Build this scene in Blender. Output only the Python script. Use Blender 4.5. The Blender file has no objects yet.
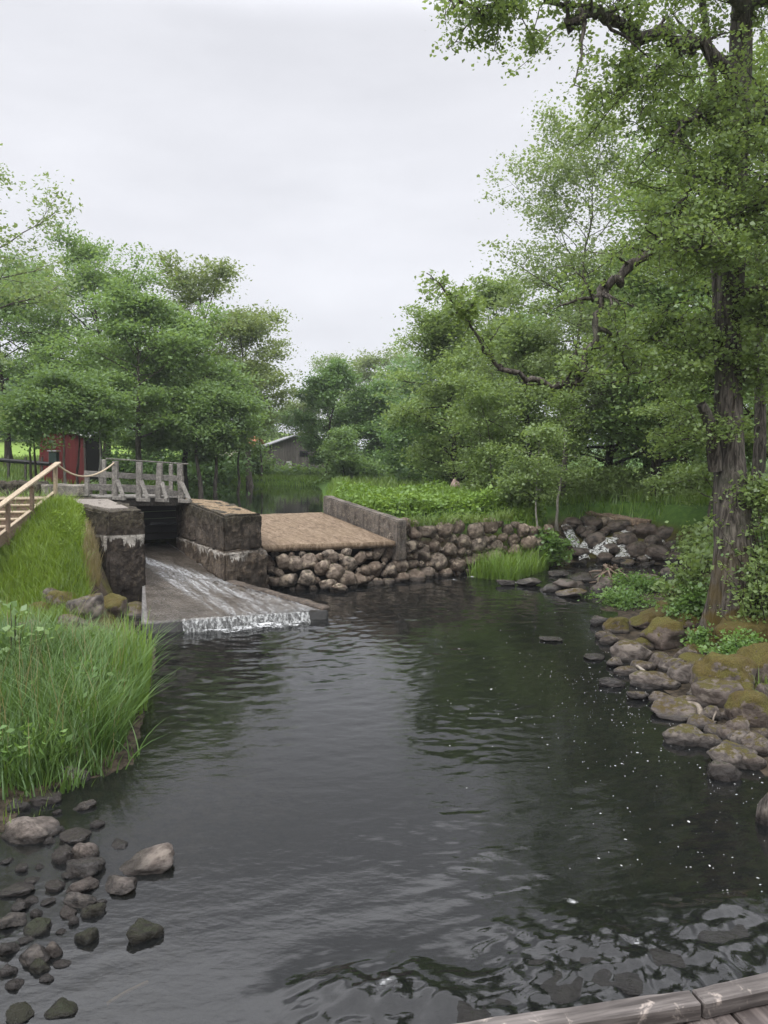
import bpy, bmesh, math, random
import numpy as np
from mathutils import Vector, Matrix

R_ = math.radians
scn = bpy.context.scene
COL = scn.collection
PITCH, EYE, FPX = R_(4.35), 3.4, 750.0

# ------------------------------------------------------------------ camera
cam_d = bpy.data.cameras.new('camera')
cam = bpy.data.objects.new('camera', cam_d)
COL.objects.link(cam)
cam.location = (0, 0, EYE)
cam.rotation_euler = (math.pi/2 - PITCH, 0, 0)
cam_d.sensor_fit = 'VERTICAL'
cam_d.sensor_height = 36
cam_d.lens = 36*FPX/1024
cam_d.clip_start = 0.05
cam_d.clip_end = 2000
scn.camera = cam

# ------------------------------------------------------------------ world: overcast sky
world = bpy.data.worlds.new('World')
scn.world = world
world.use_nodes = True
wt = world.node_tree
wt.nodes.clear()
def wn(t, **k):
    n = wt.nodes.new(t)
    for a, b in k.items(): setattr(n, a, b)
    return n
SUN_EL, SUN_AZ = 52, 215
sky = wn('ShaderNodeTexSky', sky_type='NISHITA', sun_disc=False)
sky.sun_elevation = R_(SUN_EL); sky.sun_rotation = R_(SUN_AZ)
bg_clear = wn('ShaderNodeBackground'); bg_clear.inputs['Strength'].default_value = 0.1
wt.links.new(sky.outputs[0], bg_clear.inputs[0])
tc = wn('ShaderNodeTexCoord')
mp = wn('ShaderNodeMapping'); mp.inputs['Scale'].default_value = (1.6, 1.6, 5.0)
wt.links.new(tc.outputs['Generated'], mp.inputs[0])
nz = wn('ShaderNodeTexNoise'); nz.inputs['Scale'].default_value = 1.5; nz.inputs['Detail'].default_value = 6; nz.inputs['Roughness'].default_value = .55
wt.links.new(mp.outputs[0], nz.inputs[0])
cr = wn('ShaderNodeValToRGB')
cr.color_ramp.elements[0].position = .34; cr.color_ramp.elements[0].color = (.655, .66, .70, 1)
cr.color_ramp.elements[1].position = .66; cr.color_ramp.elements[1].color = (.765, .77, .812, 1)
wt.links.new(nz.outputs[0], cr.inputs[0])
sx = wn('ShaderNodeSeparateXYZ'); wt.links.new(tc.outputs['Generated'], sx.inputs[0])
mr = wn('ShaderNodeMapRange', interpolation_type='SMOOTHSTEP')
mr.inputs['From Min'].default_value = .47; mr.inputs['From Max'].default_value = .63
mr.inputs['To Min'].default_value = 1.0; mr.inputs['To Max'].default_value = 3.7
wt.links.new(sx.outputs[2], mr.inputs['Value'])
bg_cloud = wn('ShaderNodeBackground')
wt.links.new(cr.outputs[0], bg_cloud.inputs[0]); wt.links.new(mr.outputs[0], bg_cloud.inputs[1])
mx = wn('ShaderNodeMixShader'); mx.inputs[0].default_value = .94
wt.links.new(bg_clear.outputs[0], mx.inputs[1]); wt.links.new(bg_cloud.outputs[0], mx.inputs[2])
wo = wn('ShaderNodeOutputWorld'); wt.links.new(mx.outputs[0], wo.inputs[0])

# ------------------------------------------------------------------ sun behind the cloud
sun_d = bpy.data.lights.new('sun', 'SUN'); sun_d.energy = 1.5; sun_d.angle = R_(25); sun_d.color = (1, .96, .9)
sun = bpy.data.objects.new('sun', sun_d); COL.objects.link(sun)
az = R_(SUN_AZ)
sdir = Vector((math.sin(az)*math.cos(R_(SUN_EL)), math.cos(az)*math.cos(R_(SUN_EL)), math.sin(R_(SUN_EL))))
sun.rotation_euler = sdir.to_track_quat('Z', 'Y').to_euler()
sun.location = sdir*50

scn.view_settings.view_transform = 'Standard'
scn.view_settings.look = 'None'
scn.view_settings.exposure = 0.3
scn.view_settings.gamma = 1
scn.render.engine = 'CYCLES'
cy = scn.cycles
cy.use_denoising = True
cy.max_bounces = 6; cy.diffuse_bounces = 3; cy.glossy_bounces = 3; cy.transmission_bounces = 3; cy.transparent_max_bounces = 8
cy.use_adaptive_sampling = True; cy.adaptive_threshold = .02
cy.caustics_reflective = False; cy.caustics_refractive = False
cy.sample_clamp_indirect = 4

# ================================================================== helpers
def ray(px, py):
    dx, dy = (px-384)/FPX, (512-py)/FPX
    return np.array([dx, math.cos(PITCH)+dy*math.sin(PITCH), -math.sin(PITCH)+dy*math.cos(PITCH)])
C0 = np.array([0, 0, EYE])
def Wz(px, py, z=0.):
    r = ray(px, py); return C0 + r*((z-EYE)/r[2])
def Wy(px, py, y):
    r = ray(px, py); return C0 + r*(y/r[1])

def _hash(i, j, k, seed):
    with np.errstate(over='ignore'):
        h = (i.astype(np.int64)*374761393 + j.astype(np.int64)*668265263 + k.astype(np.int64)*1274126177 + seed*974634777) & 0xffffffff
        h = ((h ^ (h >> 13))*1274126177) & 0xffffffff
        h = (h ^ (h >> 16)) & 0xffffff
    return h/float(0xffffff)
def vnoise(p, seed=0):
    p = np.asarray(p, float); i = np.floor(p).astype(np.int64); f = p-i; f = f*f*(3-2*f)
    x, y, z = i[:, 0], i[:, 1], i[:, 2]; u, v, w = f[:, 0], f[:, 1], f[:, 2]
    def L(a, b, t): return a+(b-a)*t
    return L(L(L(_hash(x, y, z, seed), _hash(x+1, y, z, seed), u), L(_hash(x, y+1, z, seed), _hash(x+1, y+1, z, seed), u), v),
             L(L(_hash(x, y, z+1, seed), _hash(x+1, y, z+1, seed), u), L(_hash(x, y+1, z+1, seed), _hash(x+1, y+1, z+1, seed), u), v), w)*2-1
def fbm(p, octv=4, seed=0):
    p = np.asarray(p, float); a, s = 0, 1.
    for o in range(octv): a = a+s*vnoise(p*2**o+o*17.3, seed+o); s *= .5
    return a
def fbm2(x, y, sc, octv=3, seed=0):
    return fbm(np.stack([np.ravel(x)*sc, np.ravel(y)*sc, np.zeros(np.size(x))+.5], 1), octv, seed).reshape(np.shape(x))
def sstep(a, b, x):
    t = np.clip((np.asarray(x, float)-a)/(b-a), 0, 1); return t*t*(3-2*t)

def link(o, parent=None):
    COL.objects.link(o)
    if parent is not None: o.parent = parent
    return o
def npmesh(name, V, F, mat=None, parent=None, smooth=False, attrs=None):
    """V Nx3, F a list of arrays of faces (Mx3 and/or Mx4) -> one mesh object"""
    if isinstance(F, np.ndarray): F = [F]
    me = bpy.data.meshes.new(name)
    V = np.ascontiguousarray(V, dtype=np.float32)
    me.vertices.add(len(V)); me.vertices.foreach_set('co', V.ravel())
    loops = np.concatenate([f.ravel() for f in F]).astype(np.int32)
    tot = np.concatenate([np.full(len(f), f.shape[1]) for f in F]).astype(np.int32)
    st = np.concatenate([[0], np.cumsum(tot)[:-1]]).astype(np.int32)
    me.loops.add(len(loops)); me.loops.foreach_set('vertex_index', loops)
    me.polygons.add(len(tot)); me.polygons.foreach_set('loop_start', st); me.polygons.foreach_set('loop_total', tot)
    if smooth: me.polygons.foreach_set('use_smooth', np.ones(len(tot), bool))
    for k, a in (attrs or {}).items():
        at = me.attributes.new(k, 'FLOAT', 'POINT'); at.data.foreach_set('value', np.asarray(a, np.float32))
    me.update(calc_edges=True)
    if mat: me.materials.append(mat)
    return link(bpy.data.objects.new(name, me), parent)
def bmobj(name, bm, mat=None, parent=None, smooth=False):
    me = bpy.data.meshes.new(name)
    bmesh.ops.recalc_face_normals(bm, faces=bm.faces)
    bm.to_mesh(me); bm.free()
    if smooth: me.polygons.foreach_set('use_smooth', np.ones(len(me.polygons), bool))
    if mat: me.materials.append(mat)
    return link(bpy.data.objects.new(name, me), parent)
def tag(o, label=None, cat=None, group=None, kind=None):
    if label: o['label'] = label
    if cat: o['category'] = cat
    if group: o['group'] = group
    if kind: o['kind'] = kind
    return o
def empty(name, loc=(0, 0, 0), rz=0.):
    o = bpy.data.objects.new(name, None); o.empty_display_size = .1
    o.location = loc; o.rotation_euler = (0, 0, rz)
    return link(o)
def bar_bm(bm, a, b, w, h, up=(0, 0, 1), bev=.006):
    """a box from a to b, w across, h along 'up'"""
    a, b, up = Vector(a), Vector(b), Vector(up)
    d = (b-a).normalized(); s = d.cross(up)
    if s.length < 1e-4: s = d.cross(Vector((1, 0, 0)))
    s.normalize(); u = s.cross(d).normalized()
    vs = []
    for p in (a, b):
        for i, j in ((-1, -1), (1, -1), (1, 1), (-1, 1)):
            vs.append(bm.verts.new(p+s*(i*w/2)+u*(j*h/2)))
    fs = [bm.faces.new([vs[i] for i in q]) for q in ((0, 1, 2, 3), (7, 6, 5, 4), (0, 4, 5, 1), (1, 5, 6, 2), (2, 6, 7, 3), (3, 7, 4, 0))]
    if bev:
        es = list({e for f in fs for e in f.edges})
        bmesh.ops.bevel(bm, geom=es, offset=bev, segments=1, affect='EDGES')
def bar(name, a, b, w, h, mat, parent=None, up=(0, 0, 1), bev=.006):
    bm = bmesh.new(); bar_bm(bm, a, b, w, h, up, bev)
    return bmobj(name, bm, mat, parent)
def rough(bm, cell, amp, seed=0, freq=3., bev=.04, top_only=None):
    """bevel, refine and roughen a block of masonry or concrete"""
    bmesh.ops.recalc_face_normals(bm, faces=bm.faces)
    if bev: bmesh.ops.bevel(bm, geom=list(bm.edges), offset=bev, segments=2, affect='EDGES', clamp_overlap=True)
    for _ in range(7):
        es = [e for e in bm.edges if e.calc_length() > cell]
        if not es: break
        bmesh.ops.subdivide_edges(bm, edges=es, cuts=1, use_grid_fill=True)
    bmesh.ops.triangulate(bm, faces=[f for f in bm.faces if len(f.verts) > 4])
    bm.normal_update()
    P = np.array([v.co[:] for v in bm.verts]); n = fbm(P*freq, 4, seed)
    for v, k in zip(bm.verts, n): v.co += v.normal*float(k*amp)
def prism_bm(poly, z0, z1):
    """poly of (x,y) or (x,y,ztop)"""
    bm = bmesh.new()
    lo = [bm.verts.new((p[0], p[1], z0)) for p in poly]
    hi = [bm.verts.new((p[0], p[1], p[2] if len(p) > 2 else z1)) for p in poly]
    n = len(poly)
    bm.faces.new(lo[::-1]); bm.faces.new(hi)
    for i in range(n): bm.faces.new((lo[i], lo[(i+1) % n], hi[(i+1) % n], hi[i]))
    return bm
def tube(pts, rad, sides=8, cap=True):
    pts = np.asarray(pts, float); rad = np.broadcast_to(np.asarray(rad, float), (len(pts),))
    t = np.gradient(pts, axis=0); t /= np.linalg.norm(t, axis=1)[:, None]+1e-9
    ref = np.array([0., 0, 1]) if abs(t[0, 2]) < .9 else np.array([1., 0, 0])
    s = np.cross(t, ref); s /= np.linalg.norm(s, axis=1)[:, None]+1e-9
    for i in range(1, len(s)):                       # keep the frame from flipping
        v = s[i-1]-t[i]*np.dot(s[i-1], t[i]); s[i] = v/(np.linalg.norm(v)+1e-9)
    w = np.cross(s, t)
    a = np.arange(sides)*2*np.pi/sides
    V = (pts[:, None]+rad[:, None, None]*(np.cos(a)[None, :, None]*s[:, None]+np.sin(a)[None, :, None]*w[:, None])).reshape(-1, 3)
    i = np.arange(len(pts)-1)[:, None]*sides; j = np.arange(sides)[None]; k = (j+1) % sides
    Q = np.stack([i+j, i+k, i+sides+k, i+sides+j], -1).reshape(-1, 4)
    return V, Q
class Geo:
    def __init__(s): s.V, s.Q, s.n = [], [], 0
    def add(s, V, Q): s.V.append(V); s.Q.append(Q+s.n); s.n += len(V)
    def out(s): return np.concatenate(s.V), np.concatenate(s.Q)
def spline(P, n):
    """Catmull-Rom through P"""
    P = np.asarray(P, float); m = len(P)
    t = np.linspace(0, m-1, n); i = np.clip(t.astype(int), 0, m-2); f = (t-i)[:, None]
    g = lambda k: P[np.clip(k, 0, m-1)]
    a, b, c, d = g(i-1), g(i), g(i+1), g(i+2)
    return .5*(2*b+(c-a)*f+(2*a-5*b+4*c-d)*f*f+(3*b-a-3*c+d)*f**3)

# ================================================================== materials
def M(name):
    m = bpy.data.materials.new(name); m.use_nodes = True; nt = m.node_tree; nt.nodes.clear()
    out = nt.nodes.new('ShaderNodeOutputMaterial')
    return m, nt, out
class NT:
    """short-hand for building node trees"""
    def __init__(s, name): s.m, s.nt, s.o = M(name)
    def n(s, t, ins=None, **k):
        nd = s.nt.nodes.new(t)
        for a, b in k.items(): setattr(nd, a, b)
        for a, b in (ins or {}).items():
            if isinstance(b, bpy.types.NodeSocket): s.nt.links.new(b, nd.inputs[a])
            else: nd.inputs[a].default_value = b
        return nd
    def noise(s, vec, scale, detail=4, rough=.55, dist=0):
        return s.n('ShaderNodeTexNoise', {'Vector': vec, 'Scale': scale, 'Detail': detail, 'Roughness': rough, 'Distortion': dist}).outputs[0]
    def map(s, vec, scale=(1, 1, 1), loc=(0, 0, 0), rot=(0, 0, 0)):
        return s.n('ShaderNodeMapping', {'Vector': vec, 'Scale': scale, 'Location': loc, 'Rotation': rot}).outputs[0]
    def ramp(s, f, *st):
        r = s.n('ShaderNodeValToRGB', {0: f}); e = r.color_ramp.elements
        while len(e) < len(st): e.new(.5)
        for q, (p, c) in zip(e, st): q.position = p; q.color = (*c, 1) if len(c) == 3 else c
        return r.outputs[0]
    def rng(s, f, a, b, c=0., d=1., smooth=True):
        return s.n('ShaderNodeMapRange', {'Value': f, 'From Min': a, 'From Max': b, 'To Min': c, 'To Max': d}, interpolation_type='SMOOTHSTEP' if smooth else 'LINEAR').outputs[0]
    def mix(s, f, a, b, mode='MIX'):
        r = s.n('ShaderNodeMix', data_type='RGBA', blend_type=mode)
        for i, v in ((0, f), (6, a), (7, b)):
            if isinstance(v, bpy.types.NodeSocket): s.nt.links.new(v, r.inputs[i])
            else: r.inputs[i].default_value = v if i == 0 else ((*v, 1) if len(v) == 3 else v)
        return r.outputs[2]
    def math(s, op, a, b=0.):
        return s.n('ShaderNodeMath', {0: a, 1: b}, operation=op).outputs[0]
    def bump(s, h, st=.5, d=.02, normal=None):
        i = {'Height': h, 'Strength': st, 'Distance': d}
        if normal is not None: i['Normal'] = normal
        return s.n('ShaderNodeBump', i).outputs[0]
    def pri(s, col, rough=.8, spec=.3, normal=None, **k):
        i = {'Base Color': col if isinstance(col, bpy.types.NodeSocket) else (*col, 1), 'Roughness': rough, 'Specular IOR Level': spec}
        if normal is not None: i['Normal'] = normal
        i.update(k)
        return s.n('ShaderNodeBsdfPrincipled', i).outputs[0]
    def end(s, sh): s.nt.links.new(sh, s.o.inputs[0]); return s.m
    @property
    def obj(s): return s.n('ShaderNodeTexCoord').outputs['Object']
    @property
    def pos(s): return s.n('ShaderNodeNewGeometry').outputs['Position']
    @property
    def nrm(s): return s.n('ShaderNodeNewGeometry').outputs['Normal']
    @property
    def rand(s): return s.n('ShaderNodeObjectInfo').outputs['Random']
    def xyz(s, v): return s.n('ShaderNodeSeparateXYZ', {0: v}).outputs
    def attr(s, a): return s.n('ShaderNodeAttribute', attribute_name=a).outputs['Fac']

def leaf_mat(name, dark, mid, light, trans=.46, gloss=.035):
    t = NT(name)
    c = t.ramp(t.attr('tint'), (0, dark), (.5, mid), (1, light))
    big = t.noise(t.pos, .55, 2)
    c = t.mix(t.rng(big, .35, .65, 0, .35), c, light)
    d = t.n('ShaderNodeBsdfDiffuse', {'Color': c}).outputs[0]
    tr = t.n('ShaderNodeBsdfTranslucent', {'Color': t.mix(.5, c, (light[0]*1.25, light[1]*1.2, light[2]*.5))}).outputs[0]
    a = t.n('ShaderNodeMixShader', {0: trans, 1: d, 2: tr}).outputs[0]
    g = t.n('ShaderNodeBsdfGlossy', {'Roughness': .45, 'Color': (.9, .95, 1, 1)}).outputs[0]
    return t.end(t.n('ShaderNodeMixShader', {0: gloss, 1: a, 2: g}).outputs[0])
LEAF = {
    'elm': leaf_mat('leaf_elm', (.11, .185, .058), (.16, .255, .08), (.22, .33, .105)),
    'alder': leaf_mat('leaf_alder', (.13, .19, .062), (.185, .265, .085), (.25, .345, .11)),
    'deep': leaf_mat('leaf_deep', (.08, .15, .05), (.12, .21, .068), (.17, .28, .09)),
    'pale': leaf_mat('leaf_pale', (.155, .21, .09), (.21, .28, .12), (.265, .35, .145)),
    'olive': leaf_mat('leaf_olive', (.125, .17, .06), (.18, .235, .085), (.235, .30, .105)),
    'shrub': leaf_mat('leaf_shrub', (.08, .155, .04), (.13, .235, .06), (.20, .325, .08)),
}
GRASS = {
    'reed': leaf_mat('reed_blade', (.05, .105, .022), (.085, .165, .036), (.16, .25, .068), .3),
    'lush': leaf_mat('lush_blade', (.10, .165, .018), (.16, .25, .027), (.24, .34, .045), .35),
    'bank': leaf_mat('bank_leaf', (.08, .15, .022), (.135, .235, .032), (.21, .32, .05), .35),
    'meadow': leaf_mat('meadow_blade', (.075, .13, .025), (.12, .195, .035), (.19, .26, .055), .3),
    'straw': leaf_mat('straw_blade', (.16, .13, .06), (.26, .215, .11), (.36, .30, .16), .3),
}
def bark_mat(name, dark, light, moss=0.):
    t = NT(name)
    v = t.map(t.obj, (9, 9, 1.3))
    n1 = t.noise(v, 2.4, 8, .65, .6); n2 = t.noise(t.obj, 1.3, 3)
    c = t.mix(t.rng(n1, .35, .68), dark, light)
    c = t.mix(t.rng(n2, .5, .7, 0, .45), c, (.10, .11, .075))
    if moss:
        z = t.xyz(t.pos)[2]
        k = t.math('MULTIPLY', t.rng(z, .3, 2.3, 1, 0), t.rng(t.noise(t.pos, 2.2, 5), .40, .58))
        c = t.mix(t.math('MULTIPLY', k, moss), c, (.085, .06, .014))
    return t.end(t.pri(c, .9, .15, t.bump(n1, .9, .035)))
BARK = {'grey': bark_mat('bark_grey', (.045, .038, .03), (.17, .15, .125)), 'dark': bark_mat('bark_dark', (.02, .017, .013), (.075, .06, .045)),
        'pale': bark_mat('bark_pale', (.14, .13, .11), (.38, .36, .32)), 'old': bark_mat('bark_old', (.027, .023, .019), (.16, .14, .12), .9)}

def rock_mat(name, dark, light, moss=0., wet=.06, mosscol=(.115, .082, .016), lichen=.3, rough=.75):
    t = NT(name)
    r = t.rand
    v = t.n('ShaderNodeVectorMath', {0: t.obj, 1: t.n('ShaderNodeCombineXYZ', {0: t.math('MULTIPLY', r, 37.), 1: t.math('MULTIPLY', r, 11.)}).outputs[0]}, operation='ADD').outputs[0]
    n1 = t.noise(v, 2.2, 6, .6, .4); n2 = t.noise(v, 14, 6, .7); n3 = t.noise(v, 1.1, 3)
    c = t.mix(t.rng(n1, .34, .64), dark, light)
    c = t.mix(t.math('MULTIPLY', r, .55), c, (light[0]*.62, light[1]*.52, light[2]*.46))
    c = t.mix(t.rng(n2, .52, .72, 0, .5), c, (dark[0]*.6, dark[1]*.6, dark[2]*.6))
    c = t.mix(t.rng(n3, .56, .66, 0, lichen), c, (light[0]*1.5, light[1]*1.5, light[2]*1.42))
    z = t.xyz(t.pos)[2]
    wetk = t.rng(t.math('ADD', z, t.math('MULTIPLY', n3, -.06)), wet-.05, wet+.02, 1, 0)
    c = t.mix(t.math('MULTIPLY', wetk, .72), c, (.012, .011, .01))
    ro = t.math('SUBTRACT', rough, t.math('MULTIPLY', wetk, .5))
    b = t.bump(n2, .8, .03, t.bump(n1, .7, .08))
    if moss:
        up = t.xyz(t.nrm)[2]
        k = t.math('ADD', up, t.math('MULTIPLY', t.math('SUBTRACT', t.noise(v, 3.2, 5, .65), .5), 2.2))
        k = t.rng(k, 1.0-moss, 1.22-moss)
        k = t.math('MULTIPLY', k, t.math('SUBTRACT', 1., wetk))
        mc = t.mix(t.rng(t.noise(t.pos, 1.7, 4), .38, .62), mosscol, (mosscol[0]*1.15, mosscol[1]*1.45, mosscol[2]*1.3))
        mc = t.mix(t.rng(t.noise(t.pos, 60, 3), .35, .7), t.mix(.5, mc, (.02, .016, .005)), mc)
        c = t.mix(k, c, mc)
        b = t.bump(t.noise(t.pos, 70, 3), t.math('MULTIPLY', k, .9), .02, b)
    return t.end(t.pri(c, ro, .35, b))
ROCK = {'bank': rock_mat('rock_bank', (.040, .034, .030), (.165, .142, .124), .2, .06, (.095, .066, .015), .6),
        'moss': rock_mat('rock_moss', (.05, .041, .034), (.17, .14, .12), .85),
        'slick': rock_mat('rock_slick', (.05, .044, .04), (.15, .13, .115), .12, .13, (.03, .032, .012), .1, .5),
        'wall': rock_mat('rock_wall', (.055, .044, .034), (.26, .215, .17), .10, .1, (.06, .055, .025), .8),
        'fall': rock_mat('rock_fall', (.010, .009, .008), (.125, .102, .085), .05, .18, (.03, .028, .01), .35, .42),
        'hump': rock_mat('moss_hump', (.05, .041, .034), (.12, .1, .08), 1.6),
        'shore': rock_mat('rock_shore', (.045, .039, .034), (.20, .172, .15), 0, .05, lichen=.5),
        'sunk': rock_mat('rock_sunk', (.006, .006, .005), (.022, .020, .014), 0, .2, (.02, .02, .008), .25, .6),
        'algae': rock_mat('rock_algae', (.010, .010, .007), (.036, .033, .021), .35, .0, (.020, .021, .008), .15, .5),
        'pink': rock_mat('rock_pink', (.30, .22, .185), (.52, .41, .36), 0, -9)}

def concrete_mat(name, dark, light, stain=None, drip=.4, moss_top=0., wetline=0., whole=False):
    """stain = height of a band of white efflorescence that has run down the face"""
    t = NT(name)
    p = t.pos; x, y, z = t.xyz(p)
    n1 = t.noise(p, 1.6, 6, .65); n2 = t.noise(p, 9, 6, .7)
    st = t.noise(t.map(p, (5, 5, .45)), 1.3, 5, .6)
    c = t.mix(t.rng(n1, .3, .7), dark, light)
    c = t.mix(t.rng(st, .45, .7, 0, .75), c, (dark[0]*.45, dark[1]*.42, dark[2]*.4))
    c = t.mix(t.rng(n2, .48, .66, 0, .75), c, (light[0]*1.35, light[1]*1.3, light[2]*1.2)); n4 = t.noise(p, 26, 5, .75); c = t.mix(t.rng(n4, .5, .66, 0, .8), c, (dark[0]*.4, dark[1]*.4, dark[2]*.4))
    if moss_top:
        k = t.math('ADD', z, t.math('MULTIPLY', t.noise(t.map(p, (6, 6, 2)), 1.5, 5, .7), .5))
        k = t.rng(k, moss_top-.12, moss_top+.12)
        mcol = t.ramp(t.noise(p, 13, 5, .75), (.35, (.012, .010, .007)), (.5, (.035, .028, .018)), (.62, (.10, .09, .06)), (.75, (.045, .03, .01)))
        c = t.mix(t.math('MULTIPLY', k, .88), c, mcol)
    if stain:
        dn = t.noise(t.map(p, (2.6, 2.6, .15)), 1.6, 4, .6)
        ln = t.math('MULTIPLY', t.rng(dn, .42, .72), drip)
        a = t.math('SUBTRACT', stain, z)
        k = t.math('MULTIPLY', t.rng(a, -.01, .012), t.rng(t.math('SUBTRACT', t.math('ADD', ln, .06), a), -.02, .03))
        k = t.math('MULTIPLY', k, t.math('MULTIPLY', t.rng(n2, .36, .56, .1, .85), t.rng(n1, .38, .56, .75 if whole else .15, 1)))
        c = t.mix(k, c, (.50, .47, .42))
    if wetline:
        k = t.rng(t.math('ADD', z, t.math('MULTIPLY', n1, .25)), wetline-.05, wetline+.15, 1, 0)
        c = t.mix(t.math('MULTIPLY', k, .6), c, (.018, .015, .012))
    return t.end(t.pri(c, .88, .25, t.bump(n2, .9, .04, t.bump(n4, .7, .02))))
def wood_mat(name, dark, light, grain=18., rough=.75, flake=0., rz=None):
    t = NT(name)
    v = t.obj
    g = t.noise(t.map(t.map(v, rot=(0, 0, -rz)), (1.6, 30, 30)) if rz is not None else t.map(v, (grain, grain, grain)), 1., 6, .65)
    n = t.noise(v, 3., 4)
    c = t.mix(t.rng(g, .35, .65), dark, light)
    c = t.mix(t.rng(n, .4, .65, 0, .5), c, (dark[0]*.8, dark[1]*.8, dark[2]*.8))
    c = t.mix(t.math('MULTIPLY', t.rand, .3), c, light)
    if flake: c = t.mix(t.rng(t.noise(v, 11., 5, .7, .5), .57, .66, 0, flake), c, (.36, .31, .27))
    return t.end(t.pri(c, rough, .25, t.bump(g, .4, .01)))
WOOD = {'grey': wood_mat('wood_grey', (.10, .093, .083), (.29, .272, .242)), 'new': wood_mat('wood_new', (.28, .225, .155), (.42, .345, .25)),
        'tread': wood_mat('wood_tread', (.12, .085, .06), (.23, .17, .125)), 'dark': wood_mat('wood_dark', (.03, .027, .022), (.09, .08, .068)),
        'kerb': wood_mat('wood_kerb', (.04, .034, .031), (.165, .146, .135), 22, .6, .8, math.atan2(.24, 1)), 'deck': wood_mat('wood_deck', (.045, .037, .034), (.15, .125, .115), 22, .6, .5, math.atan2(-1, .24))}
def plain(name, col, rough=.8, spec=.3, metal=0., nscale=6., var=.3):
    t = NT(name); n = t.noise(t.obj, nscale, 5, .65)
    c = t.mix(t.rng(n, .35, .7, 0, var), col, tuple(x*.45 for x in col))
    return t.end(t.pri(c, rough, spec, t.bump(n, .15, .01), Metallic=metal))
def board_mat(name, dark, light, w=.16):
    """upright boards: seams every w metres along local x"""
    t = NT(name); x, y, z = t.xyz(t.obj)
    s = t.math('ADD', t.math('MULTIPLY', x, 1/w), t.math('MULTIPLY', y, 1/w))
    fr = t.math('FRACT', s); idx = t.math('FLOOR', s)
    wn_ = t.n('ShaderNodeTexWhiteNoise', {1: idx}, noise_dimensions='1D').outputs[0]
    g = t.noise(t.map(t.obj, (14, 14, 1.2)), 1.5, 5)
    c = t.mix(t.math('MULTIPLY', t.math('ADD', t.rng(g, .3, .7), wn_), .5), dark, light)
    seam = t.math('ADD', t.rng(fr, 0, .06, 1, 0), t.rng(fr, .94, 1, 0, 1))
    c = t.mix(t.math('MULTIPLY', seam, .85), c, tuple(v*.3 for v in dark))
    return t.end(t.pri(c, .85, .2, t.bump(t.math('MULTIPLY', seam, -1.), .5, .01)))

# ================================================================== terrain
POOL = np.array([(-3.7, -8), (-3.4, 3), (-3.15, 5.2), (-3.4, 6.3), (-3.45, 7.2), (-2.95, 7.75), (-2.75, 8.0), (-3.05, 9.4), (-3.5, 11.2), (-3.95, 12.9), (-4.7, 14.0),
                 (-5.15, 15.2), (-6.0, 17.0), (-6.6, 19.5), (-5.6, 21.2), (-4.0, 21.4), (-2.5, 20.6), (-1.0, 20.0), (.29, 20.3), (1.84, 21.3), (3.6, 22.5), (4.5, 22.3), (5.2, 22.6), (5.7, 23.4),
                 (7.0, 23.9), (9.0, 23.2), (8.8, 20.9), (6.7, 18.7), (5.5, 17.3), (4.5, 14.7), (4.15, 13.6), (4.05, 11.2), (4.0, 8.9), (4.05, 7.4), (3.75, 6.2), (4.0, 4.5), (4.6, 2), (5, -8)])
POND = np.array([(-5.4, 21.4), (-4.9, 22.4), (-3.4, 22.6), (-1.95, 23.35), (-2.2, 27), (-2.7, 33), (-3.3, 40), (-4, 45.5), (-8, 47), (-11, 43), (-12, 36), (-12, 28), (-9.2, 23.6), (-7.4, 21.4), (-6.6, 20.9)])
WORKS = np.array([(-5.2, 15.2), (-6.6, 17.6), (-7.6, 20.4), (-6.9, 21.7), (-5.4, 22.3), (-2.0, 23.5), (-1.4, 23.3), (.6, 20.2), (-3.0, 18)])
def sdist(poly, x, y):
    """signed distance, negative inside"""
    sh = np.shape(x); x = np.ravel(x).astype(float); y = np.ravel(y).astype(float)
    d = np.full(len(x), 1e9); ins = np.zeros(len(x), bool)
    for a, b in zip(poly, np.roll(poly, -1, 0)):
        ex, ey = b-a; t = np.clip(((x-a[0])*ex+(y-a[1])*ey)/(ex*ex+ey*ey), 0, 1)
        d = np.minimum(d, np.hypot(x-a[0]-t*ex, y-a[1]-t*ey))
        c = (a[1] > y) != (b[1] > y)
        with np.errstate(divide='ignore', invalid='ignore'):
            ins ^= c & (x < (b[0]-a[0])*(y-a[1])/(b[1]-a[1]+1e-12)+a[0])
    return np.where(ins, -d, d).reshape(sh)
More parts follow.
